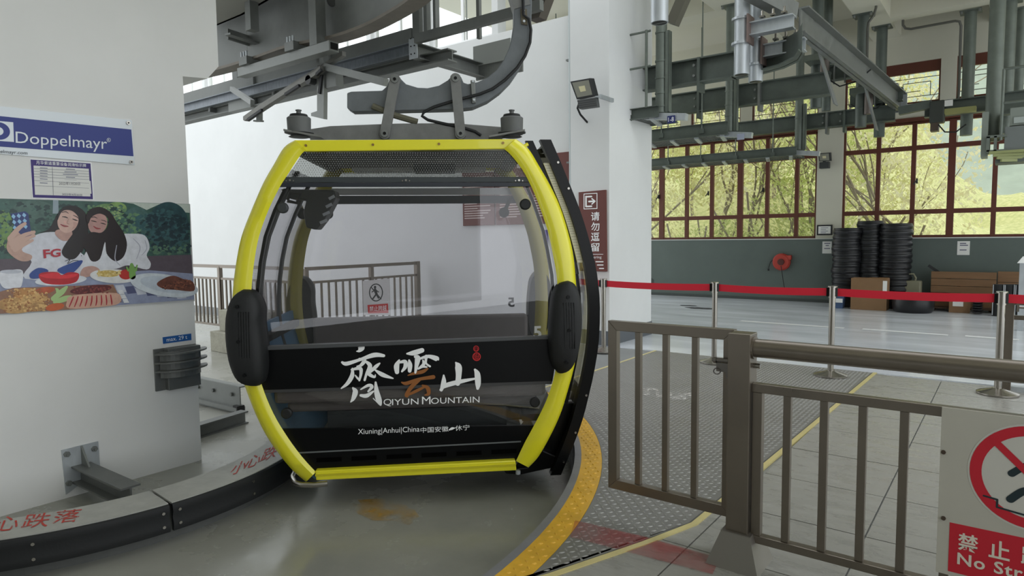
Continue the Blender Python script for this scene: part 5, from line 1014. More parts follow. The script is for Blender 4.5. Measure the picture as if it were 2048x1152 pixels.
def paperon(label, x0, y0, x1, y1, lines):
    a, e = PY(x0, y0, FY-.008), PY(x1, y1, FY-.008); o = thing('wall_paper_notice', label, 'notice', a); MB().box(a.x, e.x, FY-.009, FY-.005, e.z, a.z).build('sheet', paper, o)
    b = MB(); h = a.z-e.z; w = e.x-a.x
    for k, (u, v, s) in enumerate(lines): b.box(a.x+w*u, a.x+w*v, FY-.011, FY-.009, a.z-h*(s+.07), a.z-h*s)
    b.build('print_line', ink, o, kind='stuff')
paperon('white paper notice on the wall beside the left tyre stack', 1645, 483, 1663, 507, [(.2, .85, .12), (.35, .7, .3), (.2, .85, .55)]); paperon('white paper notice on the wall above the pine crate', 1915, 482.5, 1939, 510, [(.2, .7, .12), (.2, .85, .26), (.2, .75, .6)])
a, e = PY(1634, 450, FY-.03), PY(1664, 470, FY-.03); o = thing('framed_notice', 'black-framed white notice on the pillar between the hall windows', 'notice', a); MB().box(a.x, e.x, FY-.03, FY, e.z, a.z).build('frame', black, o); MB().box(a.x+.03, e.x-.03, FY-.034, FY-.03, e.z+.03, a.z-.03).build('sheet', paper, o)
b = MB(); [b.box(a.x+.08, e.x-.08-.04*(k % 2), FY-.036, FY-.034, a.z-.07-.035*k, a.z-.06-.035*k) for k in range(4)]; b.build('print_line', ink, o, kind='stuff')
o, q, n = floodlight('black floodlight on the pillar between the two hall windows', [(1636, 307), (1660, 305), (1661, 322), (1638, 323)], FY-.2, .08, None); MB().box(q[0].x+.03, q[1].x-.02, FY-.2, FY-.05, q[2].z-.14, q[2].z-.01).build('heat_sink', MATS['flood_dark'], o); MB().beam((q[0].x+.1, FY-.12, q[2].z), (q[0].x+.1, FY, q[2].z), .04, .04).build('bracket', MATS['flood_dark'], o)
# steel barrier with latch at the right edge
Y = 7.7; a = PY(2013, 700, Y).x; o = thing('steel_barrier', 'stainless barrier post with rails and a latch behind the fourth stanchion', 'barrier', (a, Y, 0)); zt = PY(2015, 600, Y).z
MB().box(a-.045, a+.045, Y-.05, Y+.05, 0, zt).build('post', ss, o, bevel=.004)
z = PY(2035, 604, Y).z; MB().cyl((a+.045, Y, z), (1.9, Y, z), .03, 14).build('rail', ss, o, smooth=40); z = PY(2035, 635, Y).z; MB().box(a+.045, 1.9, Y-.02, Y+.02, z-.02, z+.02).build('rail', ss, o); MB().box(a-.08, 1.9, Y-.04, Y+.04, 0, .05).build('foot_rail', galvb, o)
p = V((a+.06, Y-.05, z+.1)); MB().cyl(p, p+V((.16, 0, 0)), .012, 10).build('latch_bolt', sspol, o); MB().box(p.x, p.x+.02, Y-.07, Y-.02, z+.06, z+.16).build('latch_plate', sspol, o)
a = PY(2043, 560, 12.5); o = thing('white_post', 'pale post with a pointed cap standing in the hall at the photo edge', 'post', (a.x, 12.5, 0)); zt = PY(2043, 526, 12.5).z; MB().box(a.x-.03, a.x+.05, 12.46, 12.54, 0, zt).build('shaft', galvb, o); b = MB(); b.loft([[V((a.x+.01+sx*w, 12.5+sy*w, z)) for sx, sy in ((-1, -1), (1, -1), (1, 1), (-1, 1))] for w, z in ((.07, zt), (.005, zt+.1))]); b.build('cap', whitep, o)
# ================================================================== OVERHEAD STEEL, LEFT (around the bull wheel)
RZ = 3.6
path = [PZ(x, y, RZ) for x, y in ((330, 168), (437, 145), (520, 122), (600, 95), (680, 79), (745, 58), (800, 31), (850, 0))]
e = path[-1]; a1 = math.degrees(math.atan2(e.y-WC.y, e.x-WC.x)); rl_ = (e-WC).xy.length
path += [p for p in arc(rl_, a1-6, -25, 8, RZ)]
sm = []
for i in range(len(path)-1):
    p0, p1, p2, p3 = path[max(i-1, 0)], path[i], path[i+1], path[min(i+2, len(path)-1)]
    for j in range(4): t = j/4; sm.append(.5*(2*p1+(p2-p0)*t+(2*p0-5*p1+4*p2-p3)*t*t+(3*p1-p0-3*p2+p3)*t**3))
sm.append(path[-1])
def offs(pts, d):
    o = []
    for i, p in enumerate(pts):
        t = pts[min(i+1, len(pts)-1)]-pts[max(i-1, 0)]; n = V((t.y, -t.x, 0)).normalized(); o.append(p-n*d*(1 if n.dot(p-WC) > 0 else -1))
    return o
rs = thing('curved_guide_rail', 'broad dark curved steel rail sweeping overhead above the hanger arm', 'rail', sm[20])
MB().strip(sm, offs(sm, .02), (0, 0, 1.1)).build('web', galvd, rs, smooth=40)
MB().strip(offs(sm, -.02), offs(sm, .16), (0, 0, -.03)).build('bottom_flange', mat('rusty_flange', (112, 106, 96), .6, .2, var=.15), rs, smooth=40)
MB().strip(offs(sm, -.035), offs(sm, -.02), (0, 0, .02)).build('edge_lip', galvd, rs)
for k in (4, 7, 11, 15): q = sm[k]; d = (q-WC); d.z = 0; d.normalize(); MB().beam(q+d*.03+V((0, 0, 0)), q+d*.03+V((0, 0, 1.0)), .05, .08, up=d).build('stiffener', galv, rs)
MB().strip(offs(sm, .0), offs(sm, .2), (0, 0, .03)).v
pts = [PZ(x, y, 4.05) for x, y in ((380, 66), (437, 50), (485, 30), (535, 2), (575, -28))]
wp = thing('wheel_rim', 'wide curved rim of the bull wheel just visible at the top beside the pillar', 'wheel', pts[2])
c4 = sum(pts, V((0, 0, 0)))/5; inn = offs(pts, .75)
MB().strip(pts, inn, (0, 0, .06)).build('rim_underside', mat('rim_paint', (150, 150, 142), .6), wp, smooth=50); MB().strip(pts, offs(pts, .03), (0, 0, .5)).build('rim_face', galv, wp, smooth=50)
b = MB(); q = PZ(505, 62, 3.75); b.beam(q, q+V((.0, .0, .8)), .1, .1); MB_ = b.build('drop_bracket', galvd, wp)
b = MB(); b.beam(PZ(455, 68, 3.8), PZ(530, 92, 3.8), .09, .02).beam(PZ(455, 68, 3.86), PZ(530, 92, 3.86), .02, .12); b.build('angle_bracket', galv, wp)
for x, y in ((668, 6), (712, 4)): p = PZ(x, y, 4.0); MB().cyl(p, p+V((.05, -.06, 0)), .06, 12).build('roller', mat('roller_dark', (56, 58, 58), .5, .3), wp)
QY = 4.35
f = lambda x, y: PY(x, y, QY)
sq = thing('hollow_beam', 'grey hollow square beam with an open end running under the curved rail', 'beam', f(575, 118))
a, e = f(484, 147), f(668, 92); e.z = a.z; MB().beam(a, e, .12, .1).build('tube', galv, sq, bevel=.004); MB().beam(e-V((.002, 0, 0)), e+V((.006, 0, 0)), .085, .066).build('open_end', bglos, sq)
for x, y in ((500, 135), (592, 106)): p = f(x, y); MB().box(p.x-.06, p.x+.1, QY-.1, QY+.1, a.z+.05, a.z+.14).build('clamp', galvd, sq); [MB().cyl((p.x-.03+.05*k, QY-.08, a.z+.1), (p.x-.03+.05*k, QY-.08, a.z+.2), .012, 6).build('bolt', galvb, sq) for k in range(3)]
MB().box(e.x-.32, e.x-.2, QY-.06, QY+.06, a.z+.05, a.z+.55).build('hanger', galvd, sq)
# catwalk along the track
CY = 5.05
f = lambda x, y: PY(x, y, CY); cw_ = thing('overhead_catwalk', 'long galvanised catwalk with perforated tray and end frame hung high behind the cabin', 'catwalk', f(600, 180))
zt = f(823, 88).z; zb = f(823, 113).z; xl = -13.0; xr = f(826, 100).x
MB().channel((xl, CY, (zt+zb)/2), (xr, CY, (zt+zb)/2), zt-zb, .06, .01, side=1).build('front_channel', mat('streaked_galv', (122, 128, 134), .45, .45, var=.22, scale=14, stretch=(4, 1, .6)), cw_)
MB().box(xl, xr, CY-.02, CY+.03, zt+.0, zt+.16).build('toe_board', galvd, cw_)
tr = MB().box(xl, xr, CY+.03, CY+.42, zb+.01, zb+.02).build('tray', meshm, cw_)
b = MB()
for i in range(70):
    for j in range(6): x = xr-.03-i*.045-(j % 2)*.022; y = CY+.08+j*.06; b.add([(x-.012, y-.014, zb+.008), (x+.012, y-.014, zb+.008), (x+.012, y+.014, zb+.008), (x-.012, y+.014, zb+.008)], [(0, 1, 2, 3)])
b.build('tray_holes', mat('light_hole', (206, 208, 204), .8), tr, kind='stuff')
yb = PZ(770, 134, zb).y; zz = (zb+.01+PY(770, 154, yb).z)/2; hb_ = zb+.01-PY(770, 154, yb).z
MB().ibeam((xl, yb, zz), (PY(905, 118, yb).x, yb, zz), hb_, .14, .014).build('rear_beam', galvd, cw_)
for k in range(5): x = xr-1.0-k*1.6; MB().box(x-.02, x+.02, CY, yb, zb-.06, zb+.01).build('cross_bearer', galvd, cw_)
MB().box(xr, xr+.12, CY-.06, CY-.05, zb-.05, zt+.03).build('end_plate', galvb, cw_)
for i in range(3):
    for j in (0, 1): p = V((xr+.035+.05*j, CY-.062, zb+.0+.08*i)); MB().cyl(p, p+V((0, -.004, 0)), .008, 8).build('bolt_hole', bglos, cw_)
MB().channel((xr+.06, CY-.05, zb+.02), (xr+.06, CY+1.0, zb+.02), .16, .09, .01, side=1).build('end_channel', galvd, cw_); MB().box(xr+.02, xr+.7, CY+1.0, CY+1.02, zb-.08, zb+.2).build('end_flap', galv, cw_)
MB().box(xr+.0, xr+.55, CY+.98, CY+1.0, zt-.05, zt+.18).build('end_panel', mat('grey_panel', (150, 154, 150), .5), cw_)
for x, w in ((xr+.03, .1), (xr+.19, .05), (xr+.33, .035)): MB().box(x, x+w, CY-.03+.0, CY+.03, zt, 6.9).build('post', galvd, cw_)
p = f(917, 50); MB().box(p.x-.02, p.x+.02, CY+.3, CY+.34, zt, 6.9).build('post', galvd, cw_); MB().box(-8.2, -8.1, CY-.05, CY+.05, zt, 6.9).build('post', galvd, cw_); MB().box(-6.6, -6.5, CY-.05, CY+.05, zt, 6.9).build('post', galvd, cw_)
a, e = f(846, 83), f(1096, 14); zz = a.z; e2 = V((e.x, CY, zz)); MB().beam((a.x, CY-.1, zz), e2+V((0, -.1, 0)), .06, .09).build('long_bar', galvd, cw_); 
p = f(1076, 20); b = MB(); b.prism([f(1058, 40), f(1078, 34), f(1098, -20), f(1066, -20)], (0, .12, 0)); b.build('bar_bracket', mat('brown_steel', (84, 78, 72), .55, .2), cw_); MB().box(p.x-.05, p.x+.05, CY+.02, CY+.1, zz+.2, 6.9).build('post', galvd, cw_)
# sloping double guide with its brackets
GY_ = 4.55
f = lambda x, y: PY(x, y, GY_); sg_ = thing('sloping_guide', 'pair of parallel steel guide bars curving down to the left with black pads', 'guide', f(580, 170))
g1 = [(486, 233), (520, 208), (560, 182), (600, 156), (640, 131), (684, 102)]; g2 = [(500, 236), (535, 212), (575, 186), (610, 164), (640, 146), (652, 134)]
for g, w, nm in ((g1, .05, 'guide_bar'), (g2, .07, 'guide_bar')):
    q = [f(*p)+V((0, 0 if g is g1 else -.08, 0)) for p in g]; b = MB(); b.strip(q, [p+V((0, 0, -.045)) for p in q], (0, w, 0)); b.build(nm, mat('guide_steel', (112, 112, 106), .5, .35, var=.15), sg_)
q = [f(x+8, y+8)+V((0, -.1, 0)) for x, y in g2]
for i in range(0, 5, 2): MB().beam(q[i].lerp(q[i+1], .1), q[i].lerp(q[i+1], .9), .03, .03).build('black_pad', black, sg_)
MB().beam(f(652, 134), f(772, 165), .06, .075).build('stay_bar', galv, sg_); MB().beam(f(420, 170)+V((0, .3, 0)), f(505, 205), .05, .06).build('stay_bar', galv, sg_)
MB().beam(f(640, 132), f(640, 60)+V((0, 0, 3)), .05, .05).build('upright', galvd, sg_)
b = MB(); b.prism([f(634, 150), f(648, 150), f(647, 238), (f(622, 232)), f(622, 226), f(634, 222)], (0, .05, 0)); b.build('drop_plate', galv, sg_); MB().beam(f(645, 150), f(640, 188), .04, .035).build('black_pad', black, sg_)
b = MB(); b.beam(f(519, 215), f(519, 242), .05, .06).beam(f(510, 242), f(524, 242), .05, .02); b.build('end_stop', galvd, sg_)
p = f(628, 162); MB().cyl(p, p+V((0, -.08, 0)), .05, 14).build('guide_roller', mat('roller_black', (36, 38, 38), .5), sg_, smooth=40); MB().box(p.x+.05, p.x+.35, GY_+.02, GY_+.12, p.z-.1, p.z+.1).build('roller_mount', galvd, sg_)
b = MB(); b.box(f(386, 210).x, f(430, 210).x, GY_+.5, GY_+.6, f(386, 214).z, f(386, 190).z); lb2 = tag(b.build('junction_bracket', galv, bevel=.005), 'small grey box bracket under the overhead catwalk right beside the pillar', 'bracket')
MB().box(f(392, 200).x, f(400, 200).x+.02, GY_+.53, GY_+.57, f(386, 190).z, f(386, 190).z+.5).build('strap', galvd, lb2)

# ================================================================== OVERHEAD STEEL, RIGHT (hall)
pg = mat('green_grey_steel', (112, 120, 112), .5, .35, var=.14, scale=5)
pgd = mat('dark_green_grey_steel', (96, 104, 98), .5, .35, var=.16, scale=4)
def hangpipe(name, label, x, ybot, Y, dia, m, top=5.4, flange=True, collars=(), group=None, cut=False, xt=None):
    p = PY(x, ybot, Y); t = thing(name, label, 'pipe', (p.x, Y, p.z), group); r = dia/2
    MB().cyl((p.x, Y, p.z), (p.x, Y, top), r, 20).build('tube', m, t, smooth=40)
    if cut: MB().cyl((p.x, Y, p.z-.002), (p.x, Y, p.z+.001), r*.85, 20).build('open_end', bglos, t); MB().box(p.x-r*.8, p.x+r*.8, Y-.012, Y+.012, p.z-.004, p.z+.03).build('cross_plate', galv, t)
    if flange:
        MB().box(p.x-r*1.7, p.x+r*1.7, Y-r*1.7, Y+r*1.7, top-.018, top).build('flange', m, t)
        for sx in (-1, 1): MB().cyl((p.x+sx*r*1.4, Y-r*1.4, top-.06), (p.x+sx*r*1.4, Y-r*1.4, top-.018), .022, 8).build('bolt', galv, t)
    for yy in collars: z = PY(x, yy, Y).z; MB().cyl((p.x, Y, z-.012), (p.x, Y, z+.012), r*1.12, 20).build('collar', m, t)
    return t, p
PP = 'pipes hanging from the hall ceiling'
rowY = (8.75, 11.5, 14.2); rowX = (1322, 1459, 1597); rowB = (226, 263, 300); rn = ('nearest', 'middle', 'farthest')
for k in range(3):
    t, p = hangpipe('hanging_pipe', '%s of three dark hanging pipes that carry the left catwalks' % rn[k], rowX[k], rowB[k], rowY[k], .153, pg, 5.95 if k == 0 else 5.4, collars=[(66, 123, 157, 187, 213), (183, 210, 232), (237, 260)][k], group=PP)
    MB().channel((p.x+.13, rowY[k], p.z), (p.x+.13, rowY[k], p.z+(1.1 if k < 2 else .9)), .1, .05, .01, side=1, up=(0, 1, 0)).build('side_channel', pg, t)
    b = MB(); b.beam((p.x-.18, rowY[k]-.1, p.z-.04), (p.x+.42, rowY[k]-.1, p.z-.12), .1, .09); b.build('end_bracket', galvb, t)
    z = p.z-.05; q = V((p.x-.16, rowY[k]-.155, z)); MB().box(q.x, q.x+.05, q.y-.004, q.y+.0, z-.02, z+.03).build('opening', bglos, t)
q = PY(1343, 239, 8.59); lb3 = tag(MB().box(q.x-.055, q.x+.055, 8.575, 8.585, q.z-.05, q.z+.05).build('number_plate', mat('plate_navy', (34, 44, 104), .5)), 'small navy plate reading 1-8 under the nearest hanging pipe', 'label')
lettering('plate_number', '1-8', [V((q.x-.04, 8.573, q.z+.03)), V((q.x+.04, 8.573, q.z+.03)), V((q.x+.04, 8.573, q.z-.03)), V((q.x-.04, 8.573, q.z-.03))], whitep, lb3)
q = PY(1480, 273, 11.3); o = tag(MB().box(q.x-.06, q.x+.06, 11.33, 11.34, q.z-.05, q.z+.05).build('number_plate', mat('plate_pale', (170, 176, 196), .5)), 'small pale plate on the bracket below the middle hanging pipe', 'label')
def railI(name, label, x0, yt0, yb0, x1, Y, w=.18, xl=None, ends=(), m=pgd):
    zt, zb = PY(x0, yt0, Y).z, PY(x0, yb0, Y).z; a, e = (xl if xl is not None else PY(x0, yt0, Y).x), PY(x1, yt0, Y).x; t = thing(name, label, 'beam', ((a+e)/2, Y, zb))
    MB().ibeam((a, Y, (zt+zb)/2), (e, Y, (zt+zb)/2), zt-zb, w, .02).build('beam', m, t)
    for x in ends: u = PY(x, yt0, Y).x; MB().box(u-.02, u+.02, Y-w/2-.01, Y+w/2+.01, zb-.12, zt).build('splice_plate', galv if x % 2 else m, t); [MB().cyl((u-.07, Y-w/2, zb+.1+.14*i), (u-.07, Y-w/2+.03, zb+.1+.14*i), .02, 6).build('bolt', galv, t) for i in range(2)]
    return t, a, e, zt, zb
r1, a, e, zt1, zb1 = railI('overhead_rail', 'nearest dark overhead I-beam rail crossing behind the nearest hanging pipe', 1330, 130, 178, 1470, 8.98, ends=(1402,), xl=-7.5)
# its curved end sweeping towards the rail in front
b = MB(); cp = [V((e-.02, 8.98, zb1)), V((e+.35, 8.93, zb1)), V((e+.65, 8.8, zb1)), V((e+.9, 8.55, zb1)), V((e+1.02, 8.25, zb1))]
o2 = offs(cp, .0); b.strip(cp, [p+V((.0, .02, 0)) for p in cp], (0, 0, zt1-zb1)).strip([p+V((0, -.14, 0)) for p in cp], [p+V((0, .1, 0)) for p in cp], (0, 0, .015)); b.build('curved_end', pgd, r1, smooth=50)
railI('overhead_rail', 'middle dark overhead I-beam rail crossing behind the middle hanging pipe', 1370, 187, 228, 1660, 11.72, ends=(1521, 1400), xl=-8.5)
railI('overhead_rail', 'farthest dark overhead I-beam rail along the hall windows', 1500, 243, 272, 1790, 14.4, ends=(1655, 1690), xl=-8.5)
def catwalk(label, x0, yt, yb, x1, Y, w=.6):
    zt, zb = PY(x0, yt, Y).z, PY(x0, yb, Y).z; a, e = -8.3, PY(x1, yt, Y).x; t = thing('hall_catwalk', label, 'catwalk', (e-1, Y, zb))
    MB().channel((a, Y, (zt+zb)/2), (e, Y, (zt+zb)/2), zt-zb, .06, .01, side=1).build('side_channel', pgd, t); MB().channel((a, Y+w, (zt+zb)/2), (e, Y+w, (zt+zb)/2), zt-zb, .06, .01, side=-1).build('side_channel', pgd, t)
    n = int((e-a)/.45)
    for k in range(n): x = e-.1-k*.45; b = MB(); b.beam((x, Y-.02, zb-.01), (x-.16, Y+w, zb-.01), .07, .03); b.build('cross_bearer', galvb, t)
    b = MB(); m_ = int((e-a)/.05)
    for k in range(m_): x = e-.04-k*.05; b.box(x-.008, x+.008, Y, Y+w, zb+.01, zb+.04)
    b.build('grating_bars', galv, t, kind='stuff')
    for k in range(6): x = e-.45-k*.75; MB().cyl((x, Y-.02, zt-.14), (x, Y-.02, 5.95 if Y < 10 else 5.9), .012, 6).build('hanger_rod', pg, t); MB().box(x-.04, x+.04, Y-.035, Y-.01, zt-.16, zt-.08).build('rod_bracket', pgd, t)
catwalk('nearest hall catwalk tray with grating, cut off by the white column', 1300, 214, 236, 1318, 8.55); catwalk('middle hall catwalk tray with grating hung on rods', 1350, 255, 280, 1456, 11.2); catwalk('farthest hall catwalk tray with grating just in front of the windows', 1500, 301, 318, 1593, 13.9)
t = thing('guard_railing', 'thin dark guard rail on the nearest hall catwalk beside the column', 'railing', PY(1293, 200, 8.5)); p = PY(1293, 60, 8.5); z2 = PY(1293, 133, 8.5).z; zl = PY(1293, 215, 8.5).z
MB().cyl((p.x, 8.5, zl), (p.x, 8.5, p.z), .02, 8).build('upright', pg, t); MB().cyl((-8, 8.5, p.z-.02), (p.x+.06, 8.5, p.z-.02), .016, 8).build('rail', pg, t); MB().cyl((-8, 8.5, z2), (p.x+.06, 8.5, z2), .016, 8).build('rail', pg, t)
# bright aluminium-like pipe stubs and clamped cross beams near the front
hangpipe('pipe_stub', 'bright pipe stub at the top edge in front of the nearest dark pipe', 1319, 46, 6.9, .19, galvb, 5.9, False, cut=True, group=PP)
t, p1 = hangpipe('pipe_stub', 'bright hanging pipe stub with cut end, left of a close pair', 1483, 150, 8.5, .19, galvb, 5.95, False, cut=True, group=PP)
t2, p2 = hangpipe('pipe_stub', 'bright hanging pipe stub with cut end, right and lower of a close pair', 1511, 164, 8.8, .178, galvb, 5.95, False, cut=True, group=PP)
for (x, Y, ys, lab, xe, yb_) in ((1483, 8.5, (43, 80), 'nearer', 1588, 60), (1511, 8.8, (95, 97), 'farther', 1612, 80)):
    z0 = PY(1540 if Y < 8.7 else 1570, 52 if Y < 8.7 else 96, Y).z; a = PY(x, 60, Y).x+.12; e = PY(xe, 60, Y).x
    t = thing('clamped_beam', lab+' bright cross beam clamped to the pair of pipe stubs', 'beam', (a, Y, z0)); MB().ibeam((a, Y, z0), (e, Y, z0), .16, .14, .014).build('beam', galvb, t); MB().box(a-.02, a+.0, Y-.12, Y+.12, z0-.17, z0+.17).build('clamp_plate', mat('rusty_plate', (120, 104, 98), .6), t)
    for dz in (-.15, .15): MB().lathe([(.1, -.014), (.12, -.014), (.12, .014), (.1, .014)], (PY(x, 60, Y).x, Y, z0+dz), 20).build('u_bolt', galvb, t)
    for k in range(3): q = V((a+.15+(e-a-.25)*k/2, Y-.06, z0+.1)); MB().cyl(q, q+V((0, 0, .08)), .015, 8).box(q.x-.03, q.x+.03, q.y-.03, q.y+.03, q.z, q.z+.02).build('bolt', sspol, t)
b = MB(); q0, q1 = PY(1345, 45, 7.4), PY(1392, -60, 7.4); o = tag(b.beam(q0+V((0, 0, -.02)), q1, .12, .12).build('brace_beam', mat('olive_steel', (96, 94, 82), .5, .3)), 'dark slanting brace beside the bright pipe stub at the top edge', 'brace')
q0, q1 = PY(1500, -20, 8.2), PY(1585, 25, 8.9); tag(MB().beam(q0, q1, .16, .2).build('upper_beam', galv), 'grey beam end slanting down to the clamped cross beams at the top', 'beam')
# long rail running away along Y with triangular plates
rx = PY(1800, 190, 14.6); rz = rx.z; lr = thing('long_rail', 'long grey rail running away from the top edge towards the hall windows', 'rail', (-2.0, 11, rz))
near = PY(1598, 18, 9.1); 
def seg(t): return V((near.x+(rx.x-near.x)*t, 9.1+(14.6-9.1)*t, near.z+(rz-near.z)*t))
A_ = [seg(k/10) for k in range(11)]
MB().strip([p+V((0, 0, .0)) for p in A_], [p+V((0, 0, -.3)) for p in A_], (.02, 0, 0)).build('web', galv, lr); MB().strip([p+V((-.1, 0, 0)) for p in A_], [p+V((.12, 0, 0)) for p in A_], (0, 0, .02)).build('top_flange', galv, lr); MB().strip([p+V((-.06, 0, -.3)) for p in A_], [p+V((.08, 0, -.3)) for p in A_], (0, 0, .02)).build('bottom_flange', galv, lr)
for t_ in (.12, .55): p = seg(t_); MB().prism([p+V((-.08, 0, -.02)), p+V((-.08, .16, -.02)), seg(t_+.22)+V((-.08, .1, -.85)), seg(t_+.2)+V((-.08, 0, -.85))], (.02, 0, 0)).build('brace_plate', galv, lr)
for t_ in (.3, .5, .8): p = seg(t_); MB().box(p.x-.1, p.x-.04, p.y-.04, p.y+.04, p.z-.3, p.z-.02).build('joint_plate', pgd, lr)
p = seg(1); MB().box(p.x-.12, p.x+.12, p.y, p.y+.02, p.z-.33, p.z+.04).build('end_plate', galvb, lr)
pts3 = [('dark hanging pipe left of a close pair, clamped to the long rail', 1632, 216, 12.3, .187, pgd, ()), ('thin dark hanging pipe right of a close pair, clamped to the long rail', 1652, 222, 13.2, .15, pgd, ()), ('dark hanging pipe in the middle of the long rail, with ceiling flange', 1721, 255, 13.5, .187, pgd, (187, 217)), ('dark hanging pipe at the far end of the long rail, ending before the window', 1758, 274, 14.5, .187, pgd, (233,))]
for lab, x, yb_, Y, dia, m, col in pts3:
    hangpipe('hanging_pipe', lab, x, yb_, Y, dia, m, 5.4 if x > 1700 else 5.95, collars=col, group=PP)
for (x0, x1, y, Y, lab) in ((1652, 1735, 143, 12.35, 'near'), (1700, 1806, 195, 14.35, 'far')):
    q = PY((x0+x1)/2, y, Y); a, e = PY(x0, y, Y).x, PY(x1, y, Y).x; t = thing('clamped_beam', 'dark cross beam clamped to pipes under the %s end of the long rail' % lab, 'beam', (a, Y, q.z)); MB().ibeam((a, Y, q.z), (e, Y, q.z), .24, .18, .02).build('beam', pgd, t)
    for k in range(3): u = a+.15+(e-a-.3)*k/2; MB().cyl((u, Y-.1, q.z-.2), (u, Y-.1, q.z+.18), .014, 8).build('clamp_rod', galv, t); MB().box(u-.07, u+.07, Y-.12, Y+.06, q.z+.12, q.z+.2).build('clamp_block', galv, t)
    MB().tube([V((a+.05, Y-.14, q.z-.1)), V((a+.25, Y-.16, q.z-.26)), V((a+.5, Y-.16, q.z-.22)), V((a+.7, Y-.12, q.z-.05))], .012, 6).build('cable', black, t)
for (x, y, Y, lab) in ((1650, 120, 12.0, 'left'), (1738, 185, 13.4, 'right')):
    p = PY(x, y, Y); t = thing('damper_cylinder', 'small grey cylinder with mounting plate beside the %s clamped pipes' % lab, 'cylinder', p); MB().cyl(p+V((0, 0, -.38)), p, .07, 14).build('cylinder', mat('brown_grey', (112, 104, 98), .5, .3), t, smooth=40); MB().box(p.x-.3, p.x+.14, Y-.1, Y+.36, p.z, p.z+.1).build('mount_plate', pg, t); MB().cyl(p+V((0, 0, .1)), p+V((0, 0, .42)), .02, 8).build('rod', galvb, t)
# pipes, motor and cabinet at the right
hangpipe('hanging_pipe', 'grey hanging pipe with ceiling flange and conduit, in front of the right window', 1932, 271, 14.5, .19, pg, collars=(213,), group=PP)
hangpipe('hanging_pipe', 'thick grey pipe at the right edge, nearest of three carrying the cabinet', 1984, 283, 12.9, .21, pg, 5.4, group=PP); hangpipe('hanging_pipe', 'grey pipe at the right edge, second of three carrying the cabinet', 2009, 268, 14.3, .2, pg, 5.4, group=PP)
hangpipe('hanging_pipe', 'thin grey pipe at the right edge, farthest of three behind the cabinet', 2036, 190, 14.9, .15, pg, 5.4, group=PP)
railI('overhead_rail', 'dark overhead I-beam rail at the right edge passing behind the grey pipes', 1990, 188, 232, 2150, 13.6, ends=())
t, a, e, zt, zb = railI('overhead_rail', 'dark overhead rail with motor in front of the right window', 1850, 206, 236, 2000, 14.1, ends=())
Y = 13.9; p = PY(1876, 228, Y); mo = thing('drive_motor', 'small dark drive motor with looping cable under the rail before the right window', 'motor', p)
MB().box(p.x-.12, p.x+.1, Y-.12, Y+.12, p.z-.16, p.z+.22).build('motor_body', mat('motor_dark', (66, 70, 66), .5, .3), mo, bevel=.02); MB().beam(p+V((-.6, 0, .12)), p+V((-.1, 0, .18)), .14, .14).build('gear_arm', pgd, mo); MB().box(p.x-.1, p.x+.02, Y-.1, Y+.1, p.z-.3, p.z-.16).build('brake_block', mat('motor_brown', (84, 70, 60), .5), mo); MB().box(p.x+.1, p.x+.55, Y-.1, Y+.1, p.z-.02, p.z+.06).build('frame_bar', mat('frame_olive', (150, 150, 96), .5), mo); MB().tube([p+V((.02, -.12, -.2)), p+V((.12, -.14, -.34)), p+V((.28, -.14, -.36)), p+V((.42, -.12, -.24))], .012, 6).build('cable', black, mo); MB().box(p.x+.1, p.x+.22, Y-.125, Y-.1, p.z+.1, p.z+.2).build('label_plate', paper, mo)
Y = 12.4; f = lambda x, y: PY(x, y, Y); cb_ = thing('hanging_cabinet', 'grey-green steel cabinet hung in a frame at the upper right edge', 'cabinet', f(2030, 320)); cg = mat('cabinet_green', (138, 146, 138), .5, .1)
xr_ = f(2048, 250).x+.6
MB().box(f(2010, 250).x, xr_, Y, Y+.5, f(2030, 300).z, f(2030, 252).z).build('lower_door', mat('cabinet_grey', (112, 118, 116), .5), cb_, bevel=.006); MB().box(f(2019, 250).x, xr_, Y+.05, Y+.5, f(2030, 250).z, f(2030, 214).z).build('upper_box', cg, cb_, bevel=.006); MB().box(f(2028, 230).x, xr_, Y+.03, Y+.06, f(2030, 246).z, f(2030, 234).z).build('window_strip', mat('strip_pale', (168, 176, 172), .4), cb_)
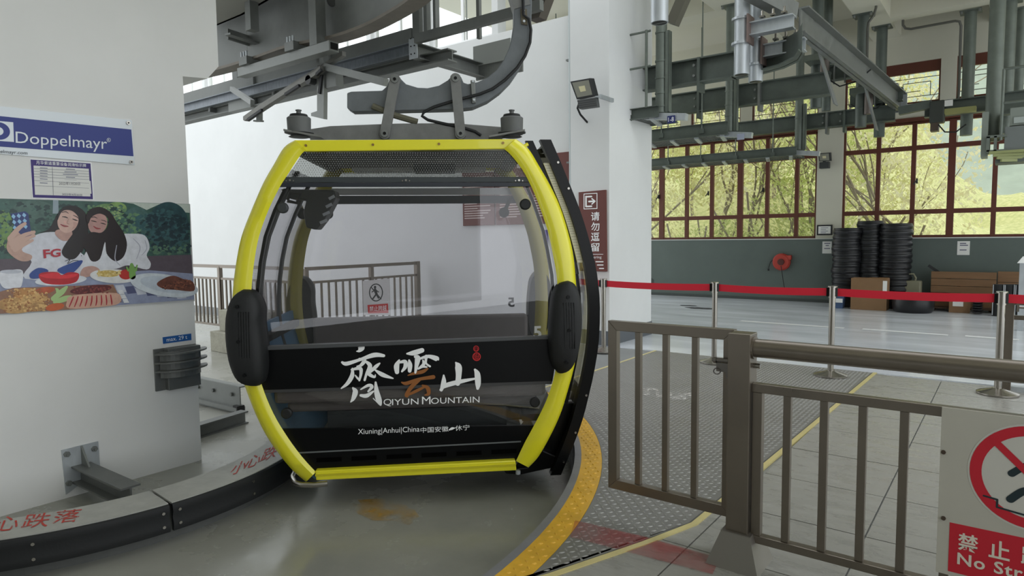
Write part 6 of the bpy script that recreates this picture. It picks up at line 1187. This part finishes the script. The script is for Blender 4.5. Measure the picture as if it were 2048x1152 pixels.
MB().box(f(1963, 250).x, f(1976, 250).x, Y+.1, Y+.5, f(1970, 312).z, f(1970, 222).z).build('side_panel', cg, cb_)
b = MB(); b.box(f(1973, 276).x, f(1980, 276).x, Y-.02, Y+.3, f(1970, 304).z, f(1970, 274).z).box(f(1988, 276).x, f(1994, 276).x, Y-.02, Y+.3, f(1970, 304).z, f(1970, 274).z).box(f(1973, 276).x, f(2014, 276).x, Y-.02, Y+.3, f(1970, 277).z, f(1970, 272).z).box(f(1973, 300).x, f(2014, 300).x, Y-.02, Y+.3, f(1970, 306).z, f(1970, 301).z); b.build('hanger_frame', pg, cb_)
for k in range(4): MB().beam(f(1978+8*k, 306+5*k), V((xr_, Y-.0+.12*k, f(1978, 306).z-.05*k)), .06, .04).build('support_bar', mat('olive_bar', (150, 156, 104), .5), cb_)
MB().box(f(1990, 320).x, xr_, Y+.05, Y+.5, f(1990, 326).z, f(1990, 318).z).build('base_pan', pgd, cb_)
for z in (138, 206): q = f(2008, z); MB().cyl(q, V((xr_, Y, q.z)), .02, 8).build('guard_rail', pg, cb_)
q = f(2008, 138); MB().cyl(q, V((q.x, Y, f(2008, 280).z)), .02, 8).build('guard_post', pg, cb_)
# ceiling conduits
def conduit(label, pts, r=.022):
    q = [PY(x, y, Y) for x, y, Y in pts]; return tag(MB().tube(q, r, 8).build('ceiling_conduit', mat('conduit_dark', (92, 92, 86), .5, .3), smooth=60), label, 'pipe')
conduit('dark bent conduit running down from the ceiling beside the flanged pipe', [(1754, -20, 13.1), (1752, 15, 13.1), (1748, 30, 13.1), (1737, 45, 13.1), (1735, 60, 13.1), (1734, 120, 13.1)])
conduit('dark conduit looping along the ceiling beam to the right hanging pipe', [(1806, 40, 14.2), (1806, 50, 14.2), (1811, 57, 14.2), (1822, 58, 14.2), (1860, 51, 14.2), (1910, 42, 14.2), (1919, 43, 14.2), (1922, 52, 14.25), (1921, 80, 14.3), (1918, 180, 14.35), (1916, 200, 14.35)])
bpy.data.objects.remove(_to)
